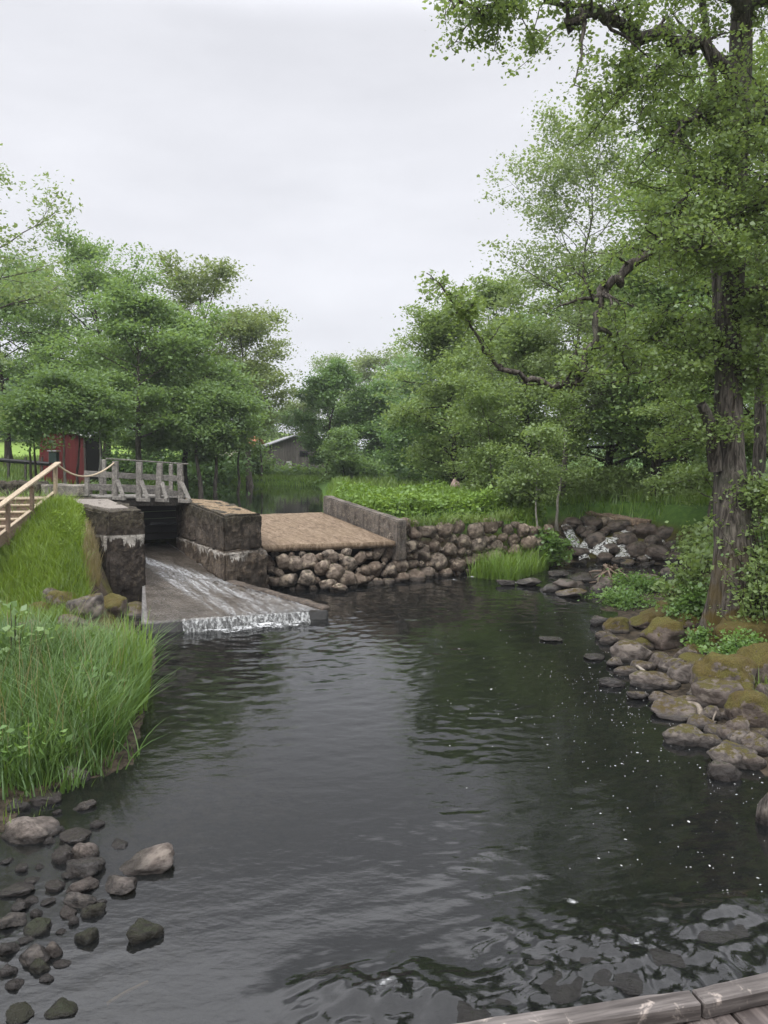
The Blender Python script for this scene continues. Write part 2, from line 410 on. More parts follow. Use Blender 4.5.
def terrain(x, y):
    x = np.asarray(x, float); y = np.asarray(y, float)
    sd, sp = sdist(POOL, x, y), sdist(POND, x, y)
    up = 1.75+.012*np.maximum(0, y-30)*sstep(2, 8, x)+.05*np.maximum(0, y-24)*sstep(12, 22, -x)+.2*fbm2(x, y, .12, 3, 3)*sstep(22, 34, y)
    left = .3+1.85*sstep(13.6, 17.4, y)+.10*fbm2(x, y, .5, 3, 5)-.25*sstep(9, 6, y)
    right = .26+.25*sstep(5.5, 9, x)+1.2*sstep(17, 26, y)+.14*fbm2(x, y, .45, 3, 7)
    wl = sstep(-3.6, -5.2, x-2.4*sstep(21, 19, y))*sstep(24, 19, y); wr = sstep(4.6, 6.2, x+2.2*sstep(20.5, 18.5, y))*sstep(30, 24, y)
    T = up*(1-wl)*(1-wr)+left*wl+right*wr*(1-wl)
    w = 1.1+1.3*wr-.2*wl
    h = T*sstep(0, 1, np.clip(sd, 0, None)/w)
    # the cascade's sloping bed
    casc = sstep(9.9, 9.2, x)*sstep(5.2, 5.9, x)*sstep(22.9, 23.4, y)*sstep(27.0, 26.3, y)
    h = h*(1-casc)+casc*np.minimum(h, 0.06+.27*np.clip(y-23.3, 0, None))
    bed = -.03-.95*sstep(0, 3.6, -sd)+.05*fbm2(x, y, 1.4, 3, 11)
    h = np.where(sd < 0, bed, h)
    h = np.where(sp < 0.6, np.where(sp < 0, 1.5-.7*sstep(0, 1.5, -sp), 1.5+(h-1.5)*sstep(0, .6, sp)), h)
    h = np.where((sd < 0) & (sp >= 0), bed, h)
    h = np.where(sdist(WORKS, x, y) < 0, np.minimum(h, -.3), h)
    return h
def tz(x, y): return float(terrain(np.array([x]), np.array([y]))[0])
def ground(px, py, far=60.):
    """first hit of the view ray through a pixel with the terrain or the pool's surface"""
    r = ray(px, py); t = np.geomspace(3, far, 1500); P = C0+r*t[:, None]
    h = np.maximum(terrain(P[:, 0], P[:, 1]), 0); k = np.argmax(P[:, 2] <= h)
    return P[k] if P[k, 2] <= h[k] else P[-1]

ths = np.concatenate([np.linspace(-180, -42, 60), np.linspace(-42, 42, 300)[1:-1], np.linspace(42, 180, 60)])
ths = np.radians(ths)
rs = np.concatenate([np.linspace(.5, 4, 12), np.arange(4.1, 30, .11), np.geomspace(30, 700, 90)])
TH, RR = np.meshgrid(ths, rs)
X, Y = RR*np.sin(TH), RR*np.cos(TH)
Z = terrain(X, Y)
Z = np.where(RR > 120, np.minimum(Z, 8)+0*Z, Z)
V = np.stack([X, Y, Z], -1).reshape(-1, 3)
nr, nc = TH.shape
i = np.arange(nr-1)[:, None]*nc; j = np.arange(nc-1)[None]
Q = np.stack([i+j, i+nc+j, i+nc+j+1, i+j+1], -1).reshape(-1, 4)[:, ::-1]
t = NT('ground_soil')
p = t.pos; z = t.xyz(p)[2]
n1, n2, n3 = t.noise(p, .7, 5), t.noise(p, 6, 6, .7), t.noise(p, 30, 5, .7)
soil = t.mix(t.rng(n2, .35, .65), (.035, .026, .018), (.085, .065, .045))
green = t.mix(t.rng(n2, .3, .7), (.04, .085, .02), (.085, .15, .03))
moss = t.mix(t.rng(n2, .35, .65), (.05, .045, .012), (.09, .085, .022))
lawn = t.mix(t.rng(n1, .35, .65), (.13, .21, .035), (.18, .26, .05))
c = t.mix(t.rng(n1, .40, .56), soil, moss)
c = t.mix(t.rng(t.math('ADD', z, t.math('MULTIPLY', n1, .5)), 1.05, 1.5), c, green)
x_, y_, _z = t.xyz(p)
lw = t.math('MULTIPLY', t.rng(y_, 40, 44), t.rng(x_, -16, -19))
c = t.mix(lw, c, lawn)
c = t.mix(t.rng(z, .02, .10, 1, 0), c, t.mix(t.rng(n2, .4, .6), (.022, .018, .013), (.07, .055, .038)))
c = t.mix(t.rng(z, -.75, -.12, 1, 0), c, (.010, .011, .006))  # bed painted darker with depth, in place of light lost in the water
gm = t.end(t.pri(c, .92, .15, t.bump(n3, .5, .03, t.bump(n2, .5, .08))))
tag(npmesh('ground', V, Q, gm, smooth=True), 'grassy and mossy river banks with a dark stream bed', 'ground', kind='structure')

# ================================================================== water
def water_mat(name, tint, s1=14., bs=.25, stretch=(1, 1, 1), rotz=0., murk=.12):
    t = NT(name)
    v = t.map(t.pos, stretch, rot=(0, 0, rotz))
    h = t.math('ADD', t.noise(v, s1, 3, .5, .3), t.math('MULTIPLY', t.noise(v, s1*.3, 2, .5, .6), 1.5))
    b = t.bump(h, bs, .012)
    fr = t.n('ShaderNodeFresnel', {'IOR': 1.41, 'Normal': b}).outputs[0]
    tr = t.n('ShaderNodeBsdfTransparent', {'Color': (*tint, 1)}).outputs[0]
    tr = t.n('ShaderNodeMixShader', {0: murk, 1: tr, 2: t.n('ShaderNodeBsdfDiffuse', {'Color': (.048, .053, .054, 1)}).outputs[0]}).outputs[0]
    gl = t.n('ShaderNodeBsdfGlossy', {'Roughness': .02, 'Color': (1, 1, 1, 1), 'Normal': b}).outputs[0]
    sh = t.n('ShaderNodeMixShader', {0: fr, 1: tr, 2: gl}).outputs[0]
    return t.end(sh)
POOLW = water_mat('water_pool', (.36, .37, .32), 11., .13, (1, 1.7, 1))
POLYW = water_mat('water_pond', (.06, .08, .03), 5., .05, (1, 2.2, 1))

LIP = np.array([-2.4, 14.7])
ROCKS_UNDER = [(378, 985, .50, .34), (330, 1005, .34, .26), (425, 1000, .38, .24), (545, 985, .42, .30), (600, 955, .55, .34), (655, 950, .55, .36), (700, 925, .62, .44), (735, 915, .38, .3), (560, 935, .5, .3), (480, 1010, .4, .25)]
def wave_h(x, y):
    """the pool's ripples: rings from the chute, riffles over shallow boulders, slow swells"""
    d = np.hypot(x-LIP[0], y-LIP[1]); d2 = np.hypot(x-4.8, y-20)
    ph = 2.2*fbm2(x, y, .45, 2, 31)
    amp = sstep(8.5, 1.0, d)*(.55+.45*fbm2(x, y, .5, 2, 21))
    def nz(sx_, sy_, o, sd_): return fbm(np.stack([np.ravel(x)*sx_, np.ravel(y)*sy_, np.zeros(np.size(x))+.3], 1), o, sd_).reshape(np.shape(x))
    h = .0030*amp*np.sin(2*np.pi*d/.29+3.2*ph)
    h = h+amp*.0125*nz(3.3, 5.2, 3, 61)+amp*.006*nz(1.6, 2.6, 2, 62)
    h += .011*sstep(7.5, 1, d2)*nz(2.8, 3.8, 3, 67)
    ang = .35
    cst, sst = x*math.cos(ang)+y*math.sin(ang), -x*math.sin(ang)+y*math.cos(ang)
    edge = np.exp(-((x-(.7+.03*y))/1.0)**2)*sstep(3.5, 8, y)
    h += .0075*edge*nz(3.2, 5.6, 3, 69)*sstep(-.3, .5, fbm2(x, y, .7, 2, 40))+.0012*(edge+.1)*(.2+.8*sstep(-.1, .5, fbm2(x, y, .8, 2, 41)))*np.sin(2*np.pi*(sst*4.6+1.3*fbm2(x, y, 1.5, 3, 43)))
    h += .0011*fbm2(x*.8, y*1.6, .8, 4, 47)+.0014*fbm2(x*.8, y*1.7, 4.5, 3, 49)*sstep(-.5, .5, fbm2(x, y, .35, 2, 48))
    near = sstep(8.5, 5.5, y)
    h += near*.006*fbm(np.stack([np.ravel(cst)*1.8, np.ravel(sst)*5.5, np.zeros(np.size(x))], 1), 3, 51).reshape(np.shape(x))*(.2+.8*sstep(-.6, 1.4, x))
    for qx, qy, a, b in ROCKS_UNDER:
        c = Wz(qx, qy, 0); dx, dy = (x-c[0]), (y-c[1])
        rr = (dx/a)**2+(dy/b)**2
        h += .042*np.exp(-rr*1.3)*(1+.35*fbm(np.stack([np.ravel(cst)*3.2, np.ravel(sst)*8.5, np.zeros(np.size(x))], 1), 3, 57).reshape(np.shape(x)))
        tail = np.exp(-((dx/(a*1.1))**2+((dy+b*1.1)/(b*1.3))**2))
        h += tail*(.007*np.sin(dx*31+3*np.sin(dy*9))*np.cos(dy*12+dx*6)+.012*fbm2(x, y, 5., 3, 53))
    return h
tw = np.radians(np.linspace(-48, 48, 620))
rw = np.concatenate([np.linspace(.4, 3, 8), np.geomspace(3.1, 12, 360), np.linspace(12.04, 26, 260)])
TW, RW = np.meshgrid(tw, rw)
X, Y = RW*np.sin(TW), RW*np.cos(TW)
Zw = wave_h(X, Y)
V = np.stack([X, Y, Zw], -1).reshape(-1, 3)
nr, nc = TW.shape
i = np.arange(nr-1)[:, None]*nc; j = np.arange(nc-1)[None]
Q = np.stack([i+j, i+nc+j, i+nc+j+1, i+j+1], -1).reshape(-1, 4)[:, ::-1]
cx, cyy = X[:-1, :-1].ravel(), Y[:-1, :-1].ravel()
keep = sdist(POOL, cx, cyy) < 1.0
keep &= ~((cyy > 19.4) & (cx < -.5)) & ~((cyy-14.3-.0 > (cx+4.2)*.6+.25) & (cx < -2.9) & (cyy > 15.2))
tag(npmesh('water', V, Q[keep], POOLW, smooth=True), 'dark peaty river pool below the weir', 'water', kind='structure')
g = prism_bm([(p[0], p[1]) for p in POND*1.0], 1.45, 1.52)
tag(bmobj('pond', g, POLYW), 'still mill pond above the spillway', 'pond', kind='structure')

# ================================================================== mill works: chute, piers, spillway
O = np.array([-1.16, 15.4]); ANG = R_(34)
U, T_ = np.array([math.cos(ANG), math.sin(ANG)]), np.array([-math.sin(ANG), math.cos(ANG)])
def L2(u, t, z=None):
    p = O+u*U+t*T_
    return (p[0], p[1]) if z is None else (p[0], p[1], z)

def chute_pt(s, r, lift=0.):
    l = np.array([(-3.62, .80), (-2.78, 3.6), (-2.70, 8.2)]); q = np.array([(.0, .0), (-.92, 3.15), (-.70, 8.2)])
    k = np.array([0, .42, 1.])
    a = np.stack([np.interp(r, k, l[:, 0]), np.interp(r, k, l[:, 1])], -1); b = np.stack([np.interp(r, k, q[:, 0]), np.interp(r, k, q[:, 1])], -1)
    p = a+(b-a)*s[..., None]
    z = .16+.085*np.clip(p[..., 1], 0, None)+lift
    return np.stack([p[..., 0], p[..., 1], z], -1)
chute = empty('concrete_chute', (O[0], O[1], 0), ANG)
tag(chute, 'sloping wet concrete chute that carries the water down from the sluice opening', 'chute')
S, Rr = np.meshgrid(np.linspace(0, 1, 70), np.linspace(0, 1, 110))
P = chute_pt(S, Rr); P[..., 2] += .012*fbm2(P[..., 0], P[..., 1], 6, 3, 61)
low = P.copy(); low[..., 2] = -.5
nr, nc = S.shape
i = np.arange(nr-1)[:, None]*nc; j = np.arange(nc-1)[None]
Q = np.stack([i+j, i+j+1, i+nc+j+1, i+nc+j], -1).reshape(-1, 4)
edge = [np.arange(nc), np.arange(nr)*nc+nc-1, np.arange(nr)*nc]
Qs = [Q]
n0 = nr*nc
for e in edge: Qs.append(np.stack([e[:-1]+n0, e[1:]+n0, e[1:], e[:-1]], 1))
t = NT('chute_concrete'); n1, n2 = t.noise(t.obj, 2, 5), t.noise(t.obj, 22, 5, .75)
c = t.mix(t.rng(n1, .35, .65), (.065, .061, .057), (.145, .137, .13)); c = t.mix(t.rng(n2, .45, .65, 0, .8), c, (.28, .26, .24))
c = t.mix(t.rng(t.xyz(t.pos)[2], .17, .215, .9, 0), c, (.012, .012, .011))
npmesh('slab', np.concatenate([P.reshape(-1, 3), low.reshape(-1, 3)]), np.concatenate(Qs), t.end(t.pri(c, .5, .4, t.bump(n2, .7, .03))), chute)
# kerb on the right edge of the chute
bm = bmesh.new()
bar_bm(bm, (-.9, 3.1, .40), (.03, .1, .17), .26, .13, bev=.03)
rough(bm, .12, .015, 5, 4, 0)
bmobj('kerb', bm, concrete_mat('kerb_concrete', (.045, .036, .029), (.12, .098, .08)), chute)
# thin sheet of water running down the chute
t = NT('chute_stream')
v = t.obj
x, y, z = t.xyz(v)
fl = t.map(v, (4.2, .55, 1))
f1 = t.noise(fl, 1.4, 6, .62, .5); f2 = t.noise(t.map(v, (22, 9, 1)), 1.2, 6, .75, .4); f3 = t.noise(v, .9, 3)
# white water is densest near the opening and along the right-hand current
cur = t.math('SUBTRACT', x, t.math('MULTIPLY', t.math('SUBTRACT', y, 1.), -.30))
band = t.math('MULTIPLY', t.rng(x, -2.6, -1.9), t.rng(t.math('ADD', x, t.math('MULTIPLY', y, .3)), .45, -.3))
th = t.math('SUBTRACT', .585, t.math('MULTIPLY', t.math('MULTIPLY', band, t.rng(y, 0., 5.5, .8, 1.25)), .16))
fk = t.rng(t.math('ADD', t.math('MULTIPLY', f1, .45), t.math('MULTIPLY', f2, .55)), th, t.math('ADD', th, .24), 0, .58)
b = t.bump(t.math('ADD', f2, f1), .6, .02)
fr = t.n('ShaderNodeFresnel', {'IOR': 1.333, 'Normal': b}).outputs[0]
tr = t.n('ShaderNodeBsdfTransparent', {'Color': (.86, .82, .76, 1)}).outputs[0]
gl = t.n('ShaderNodeBsdfGlossy', {'Roughness': .12, 'Normal': b}).outputs[0]
a = t.n('ShaderNodeMixShader', {0: fr, 1: tr, 2: gl}).outputs[0]
fd = t.pri((.62, .63, .63), .5, .3, b)
sm = t.end(t.n('ShaderNodeMixShader', {0: fk, 1: a, 2: fd}).outputs[0])
P = chute_pt(.03+.93*S, Rr, .028); P[..., 2] += .012*fbm2(P[..., 0]*2, P[..., 1]*.7, 3, 3, 63)
o = npmesh('chute_water', P.reshape(-1, 3), Q, sm, smooth=True)
o.location = (O[0], O[1], 0); o.rotation_euler = (0, 0, ANG)
tag(o, 'thin sheet of streaky water sliding down the concrete chute', 'water', kind='structure')
# the water falling over the lip
def white_mat(name, thr, sx_, sy_, sz_, col=(.72, .73, .73), under=None, soft=.12):
    t = NT(name)
    n = t.noise(t.map(t.obj, (sx_, sy_, sz_)), 1., 5, .65, .4)
    k = t.rng(n, thr, thr+soft)
    d = t.pri(col, .55, .3, t.bump(n, .7, .04))
    if under is None: u = t.n('ShaderNodeBsdfTransparent').outputs[0]
    else: u = t.pri(under, .12, .5, t.bump(n, .7, .03))
    return t.end(t.n('ShaderNodeMixShader', {0: k, 1: u, 2: d}).outputs[0])
S2, D2 = np.meshgrid(np.linspace(.20, .88, 130), np.linspace(0, 1, 14))
P = chute_pt(S2, np.zeros_like(S2), .03)
P[..., 1] -= .03+.16*D2; P[..., 0] -= .03*D2
P[..., 2] -= (P[..., 2]+.02)*D2**1.7
P[..., 1] += .03*fbm2(P[..., 0]*5, D2, 2, 3, 65)
nr, nc = S2.shape
i = np.arange(nr-1)[:, None]*nc; j = np.arange(nc-1)[None]
Ql = np.stack([i+j, i+j+1, i+nc+j+1, i+nc+j], -1).reshape(-1, 4)
o = npmesh('waterfall', P.reshape(-1, 3), Ql, white_mat('lip_fall_white', .34, 19, 19, 4.5, (.5, .51, .5), soft=.45), smooth=True)
o.location = (O[0], O[1], 0); o.rotation_euler = (0, 0, ANG)
tag(o, 'low curtain of white water dropping over the lip of the concrete chute', 'waterfall', kind='structure')
def foam_patch(name, center, a, b, rz, thr, label, seed, z=.02, fade=.25):
    n = 60
    A, B = np.meshgrid(np.linspace(-1, 1, n), np.linspace(-1, 1, n))
    x, y = A*a, B*b
    c, s = math.cos(rz), math.sin(rz)
    X, Y = center[0]+c*x-s*y, center[1]+s*x+c*y
    Zz = wave_h(X, Y)+z*(1-A**2)*(1-B**2)*(1+.9*fbm2(X, Y, 5, 3, seed))+.003
    rr = np.sqrt(A**2+B**2)
    t = NT(name+'_white')
    k = t.math('ADD', t.noise(t.pos, 7., 6, .7, .5), t.math('MULTIPLY', t.attr('edge'), -.45))
    k = t.rng(k, thr+.04, thr+.26, 0, .85)
    sh = t.n('ShaderNodeMixShader', {0: k, 1: t.n('ShaderNodeBsdfTransparent').outputs[0], 2: t.pri((.6, .61, .61), .6, .2)}).outputs[0]
    nr = nc = n
    i = np.arange(nr-1)[:, None]*nc; j = np.arange(nc-1)[None]
    Qf = np.stack([i+j, i+j+1, i+nc+j+1, i+nc+j], -1).reshape(-1, 4)
    keep = (rr[:-1, :-1].ravel() < 1)
    return tag(npmesh(name, np.stack([X, Y, Zz], -1).reshape(-1, 3), Qf[keep], t.end(sh), smooth=True, attrs={'edge': rr.ravel()**3}), label, 'foam', kind='stuff')
c = L2(-1.55, .02)
foam_patch('foam', c, 1.75, .42, ANG-.18, .36, 'white foam boiling under the chute lip', 3, .05)

# piers
cmL = concrete_mat('pier_left_concrete', (.03, .024, .019), (.085, .07, .057), 1.62, .5, 2.02, .55, True)
cmR = concrete_mat('pier_right_concrete', (.035, .028, .022), (.105, .086, .068), None, .3, 2.0, .62)
cmR2 = concrete_mat('pier_base_concrete', (.05, .038, .028), (.14, .112, .086), 1.10, .22, 0, .55)
pl = empty('concrete_pier', L2(-3.1, 5, 0))
tag(pl, 'lichen-blackened concrete pier with white lime streaks, between the grassy slope and the sluice opening', 'pier')
bm = prism_bm([L2(-3.52, 3.62, 2.16), L2(-2.72, 3.5, 2.17), L2(-2.70, 7.4, 2.3), L2(-4.5, 7.4, 2.3)], -.4, 2.2)
for v in bm.verts: v.co -= pl.location
rough(bm, .07, .04, 1, 4, .05)
bmobj('block', bm, cmL, pl)
t = NT('path_grit'); n = t.noise(t.pos, 40, 5, .7)
bm = prism_bm([L2(-3.36, 4.0, 2.2), L2(-2.95, 3.95, 2.205), L2(-2.85, 6.2, 2.29), L2(-4.0, 6.6, 2.31)], 2.1, 2.2)
for v in bm.verts: v.co -= pl.location
bmobj('gravel_top', bm, t.end(t.pri(t.mix(t.rng(n, .35, .65), (.13, .115, .095), (.3, .27, .24)), .9, .2, t.bump(n, .6, .02))), pl)
pr = empty('concrete_pier', L2(-.4, 5, 0))
tag(pr, 'wide dark concrete pier with a stepped base, between the chute and the brown spillway', 'pier')
bm = prism_bm([L2(-.97, 3.22, 1.97), L2(.16, 3.55, 1.95), L2(.35, 6.6, 2.12), L2(-.70, 7.4, 2.2)], 1.1, 2.0)
for v in bm.verts: v.co -= pr.location
rough(bm, .07, .04, 2, 4, .05)
bmobj('upper_block', bm, cmR, pr)
bm = prism_bm([L2(-1.0, 3.12, 1.13), L2(.24, 3.46, 1.10), L2(.42, 6.6, 1.12), L2(-.73, 7.4, 1.16)], -.4, 1.1)
for v in bm.verts: v.co -= pr.location
rough(bm, .08, .05, 4, 3.5, .06)
bmobj('base_block', bm, cmR2, pr)
t = NT('litter_top'); n = t.noise(t.pos, 18, 6, .75)
bm = prism_bm([L2(-.88, 3.4, 1.985), L2(.06, 3.66, 1.965), L2(.22, 6.4, 2.13), L2(-.62, 7.0, 2.2)], 1.9, 2)
for v in bm.verts: v.co -= pr.location
rough(bm, .1, .012, 9, 5, 0)
bmobj('leaf_litter', bm, t.end(t.pri(t.ramp(n, (.3, (.05, .035, .022)), (.5, (.2, .145, .09)), (.7, (.36, .29, .2))), .9, .1, t.bump(n, .8, .03))), pr)
# sluice gate in the dark opening, and the soffit beam
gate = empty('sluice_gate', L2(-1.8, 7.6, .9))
tag(gate, 'wooden sluice gate under the footbridge, its shade put into the black colour', 'gate')
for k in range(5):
    gm_ = gm_ if k else plain('gate_shade_black', (.010, .009, .008), .6)  # near-black colour carries the unlit channel's shade, not the wood's own tone
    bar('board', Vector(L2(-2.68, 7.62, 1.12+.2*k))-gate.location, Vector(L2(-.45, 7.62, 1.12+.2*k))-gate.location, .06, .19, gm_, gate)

# spillway
SA, SB, SC, SD = (-3.05, 18.75, 1.12), (.30, 19.72, 1.12), (-1.93, 23.3, 1.62), (-5.0, 22.3, 1.6)
sp = empty('spillway', (-1, 20, 0))
tag(sp, 'broad sloping spillway slab of brown weathered concrete above the boulder wall', 'spillway')
n = 60
A, B = np.meshgrid(np.linspace(0, 1, n), np.linspace(0, 1, n))
q = [np.array(v) for v in (SA, SB, SC, SD)]
P = (q[0]*(1-A[..., None])+q[1]*A[..., None])*(1-B[..., None])+(q[3]*(1-A[..., None])+q[2]*A[..., None])*B[..., None]
P[..., 2] += .012*fbm2(P[..., 0], P[..., 1], 3, 4, 71)
P[..., 1] -= .035*np.abs(fbm2(P[..., 0], P[..., 1], 4, 3, 72))*(1-B)**6
lo = P.copy(); lo[..., 2] -= .16
V = np.concatenate([P.reshape(-1, 3), lo.reshape(-1, 3)])-np.array(sp.location)
i = np.arange(n-1)[:, None]*n; j = np.arange(n-1)[None]
Q = np.stack([i+j, i+j+1, i+n+j+1, i+n+j], -1).reshape(-1, 4)
Qs = [Q, Q[:, ::-1]+n*n]
for e in (np.arange(n), np.arange(n)*n+n-1, np.arange(n)*n): Qs.append(np.stack([e[:-1]+n*n, e[1:]+n*n, e[1:], e[:-1]], 1))
t = NT('spillway_brown'); p = t.pos
v = t.map(p, (1, 1, 1), rot=(0, 0, -ANG))
n1, n2 = t.noise(v, 1.2, 5), t.noise(t.map(v, (9, 3.2, 4)), 1.6, 6, .75)
wv = t.n('ShaderNodeTexWave', {'Vector': t.map(v, (2.1, 1, 1)), 'Scale': .35, 'Distortion': 1.5, 'Detail': 3}, wave_type='BANDS').outputs[0]
c = t.mix(t.rng(n2, .33, .66), (.10, .068, .043), (.27, .205, .145)); c = t.mix(t.rng(n1, .42, .68, 0, .55), c, (.2, .15, .10))
c = t.mix(t.rng(wv, .9, 1, 0, .35), c, (.08, .055, .035))
c = t.mix(t.rng(t.noise(p, 24, 4, .7), .55, .66, 0, .8), c, (.05, .035, .02)); c = t.mix(t.rng(t.noise(p, 3.2, 5, .7), .52, .64, 0, .6), c, (.10, .07, .045))
npmesh('slab', V, np.concatenate(Qs), t.end(t.pri(c, .9, .15, t.bump(n2, .7, .03))), sp)
bm = prism_bm([(-4.0, 19.9), (-2.9, 19.3), (.22, 20.35), (-1.9, 23.4), (-5, 22.6)], -.5, .93)
for v in bm.verts: v.co -= sp.location
bmobj('core', bm, plain('packed_stone', (.035, .03, .025)), sp)
ww = empty('wing_wall', (-.7, 21.6, 0))
tag(ww, 'low grey concrete wing wall along the edge of the spillway, holding back green plants', 'wall')
wa, wb = np.array([.36, 19.72]), np.array([-1.93, 23.6]); nrm_ = np.array([wb[1]-wa[1], -(wb[0]-wa[0])]); nrm_ = nrm_/np.linalg.norm(nrm_)*.3
bm = prism_bm([(*wa, 1.67), (*(wa+nrm_), 1.67), (*(wb+nrm_), 2.12), (*wb, 2.12)], .6, 2)
for v in bm.verts: v.co -= ww.location
rough(bm, .12, .015, 6, 3, .03)
bmobj('block', bm, concrete_mat('wing_concrete', (.075, .064, .053), (.175, .152, .13), None), ww)

# ------------------------------------------------------------------ rocks
rng = np.random.default_rng(7)
def rock_mesh(name, seed, sub=3, planes=11, sharp=9., nz_=.07):
    r = np.random.default_rng(seed)
    bm = bmesh.new(); bmesh.ops.create_icosphere(bm, subdivisions=sub, radius=1)
    D = np.array([v.co[:] for v in bm.verts]); D /= np.linalg.norm(D, axis=1)[:, None]
    N = r.normal(size=(planes, 3)); N /= np.linalg.norm(N, axis=1)[:, None]; d = r.uniform(.55, 1.0, planes)
    k = np.clip(D@N.T, .02, None)/d[None]
    rad = (np.sum(k**sharp, 1)+1.0**sharp)**(-1/sharp)*1.05
    rad *= 1+nz_*fbm(D*1.8+seed, 5, seed)
    for v, a, q in zip(bm.verts, rad, D): v.co = Vector(q*a)
    me = bpy.data.meshes.new(name); bm.to_mesh(me); bm.free()
    me.polygons.foreach_set('use_smooth', np.ones(len(me.polygons), bool))
    return me
RM = [rock_mesh('rock_shape', 100+k, 4, 9+k % 4, 26+5*(k % 5), .14) for k in range(10)]
RS = [rock_mesh('stone_shape', 200+k, 3, 8+k % 4, 24+4*(k % 6), .16) for k in range(12)]
_rc = {}
def rock(name, loc, size, mat, rz=None, tilt=None, parent=None, small=False, seed=None):
    """one rock: shared mesh, own size and turn"""
    pool = RS if small else RM
    k = int(rng.integers(len(pool))) if seed is None else seed % len(pool)
    key = (small, k, mat)
    if key not in _rc:
        me = pool[k].copy(); me.materials.clear(); me.materials.append(mat); _rc[key] = me
    o = bpy.data.objects.new(name, _rc[key])
    o.location = loc; o.scale = size
    tl = tilt if tilt is not None else .3
    o.rotation_euler = (rng.uniform(-tl, tl), rng.uniform(-tl, tl), rng.uniform(0, 6.28) if rz is None else rz)
    return link(o, parent)

def boulder_wall(name, label, base, tops, rows, size, seed, z0=-.05, lean=.25):
    """a dry wall of boulders along the base line; every boulder is a part"""
    r = np.random.default_rng(seed)
    base = np.array(base, float); seg = np.linalg.norm(np.diff(base, axis=0), axis=1); cum = np.concatenate([[0], np.cumsum(seg)])
    root = empty(name, (base[:, 0].mean(), base[:, 1].mean(), 0)); tag(root, label, 'wall')
    org = np.array(root.location)
    got = []
    for rad in [size*.62]*60+[size*.5]*160+[size*.38]*300+[size*.27]*500:
        if len(got) >= 98: break
        s = r.uniform(0, cum[-1]); top = np.interp(s, cum, tops); z = r.uniform(z0+rad*.3, top-rad*.55); q = rad*r.uniform(.85, 1.1)
        if any(((s-a)/1.12)**2+(z-b)**2 < (.80*(q+c))**2 for a, b, c in got): continue
        got.append((s, z, q))
    for s, z, q in got:
        x, y = np.interp(s, cum, base[:, 0]), np.interp(s, cum, base[:, 1]); top = np.interp(s, cum, tops)
        d = np.array([np.interp(min(s+.1, cum[-1]), cum, base[:, a])-np.interp(max(s-.1, 0), cum, base[:, a]) for a in (0, 1)]); d /= np.linalg.norm(d)
        back = np.array([-d[1], d[0]])
        p = np.array([x, y])+back*(lean*(z-z0)/(top-z0)+r.uniform(-.04, .10))
        rock('boulder', tuple(np.array([p[0], p[1], z])-org), (q*1.22, q*1.1, q*1.08), ROCK['wall'], math.atan2(d[1], d[0])+r.uniform(-.2, .2), .45, root, True)
    return root
boulder_wall('boulder_wall', 'rough wall of rounded boulders carrying the spillway slab, its foot in the dark water',
             [(-3.2, 18.95), (-2.5, 18.75), (-1.4, 18.75), (-.5, 19.3), (.42, 19.95)], [.96, .96, .95, .95, 1.2], 4, .33, 1)
boulder_wall('boulder_wall', 'taller dry stone wall under the leafy bank to the right of the wing wall',
             [(.42, 19.9), (1.1, 20.45), (1.9, 20.95), (2.8, 21.5), (3.7, 22.1), (4.4, 22.2), (5.1, 22.6)], [1.66, 1.6, 1.5, 1.46, 1.45, 1.3, 1.2], 4, .36, 2)
# loose toe stones of the first wall
for px, py, w, lab in ((283, 585, .42, 'flat tan stone at the foot of the boulder wall, next to the chute kerb'), (338, 590, .40, 'rounded brown stone lying in front of the boulder wall, its foot in the pool')):
    p = Wz(px, py, .05); tag(rock('rock', (p[0], p[1]+.1, .06), (w*.6, .26, .16), ROCK['wall'], .4), lab, 'rock')

# ------------------------------------------------------------------ footbridge over the sluice
fb = empty('footbridge', L2(-1.7, 6.8, 2.2))
tag(fb, 'small grey weathered wooden footbridge over the sluice opening', 'footbridge')
fo = Vector(fb.location)
def fbar(name, a, b, w, h, mat=WOOD['grey'], up=(0, 0, 1)): return bar(name, Vector(a)-fo, Vector(b)-fo, w, h, mat, fb, up)
for k in range(9):
    tt = 6.62+.15*k
    fbar('deck_board', L2(-2.95, tt, 2.31), L2(-.62, tt+.02, 2.25), .14, .05)
fbar('beam', L2(-2.9, 6.7, 2.17), L2(-.7, 6.7, 2.12), .16, .2, WOOD['dark'])
fbar('beam', L2(-2.9, 7.7, 2.17), L2(-.7, 7.7, 2.12), .16, .2, WOOD['dark'])
tops = []
for k, (pxb, pyb, pxt, pyt) in enumerate([(115, 498, 115.5, 461), (139, 499.5, 139.5, 462), (158, 500, 160, 463), (181, 501, 180, 464)]):
    Yp = 19.45+.3*k
    a, b = Wy(pxb, pyb, Yp), Wy(pxt, pyt, Yp)
    fbar('post', a, b, .14, .12, up=(0, 1, 0))
    c_, d_ = Wy(pxb+8.5, pyb-1, Yp-.25), Wy(pxt+2, pyt+19, Yp-.07)
    fbar('brace', c_, d_, .10, .05, up=(0, 1, 0))
    fbar('sole_block', Wy(pxb-2, pyb, Yp-.05), Wy(pxb+10, pyb+.5, Yp-.25), .10, .09, up=(0, 0, 1))
    tops.append(b)
fbar('top_rail', Wy(106, 458.5, 19.35), Wy(188, 464, 20.5), .09, .035, WOOD['grey'])
fbar('middle_rail', Wy(84, 473.5, 19.3), Wy(184, 479, 20.45), .035, .15)
fbar('kick_board', Wy(98, 487, 19.6), Wy(182, 494, 20.5), .04, .15)
for px, py, pt, yy in ((87, 496, 474, 20.0), (104, 496, 459.5, 20.9), (102, 495, 474, 19.9), (171, 496, 464, 21.4)):
    fbar('rear_post', Wy(px, py, yy), Wy(px, pt, yy), .10, .10, up=(0, 1, 0))
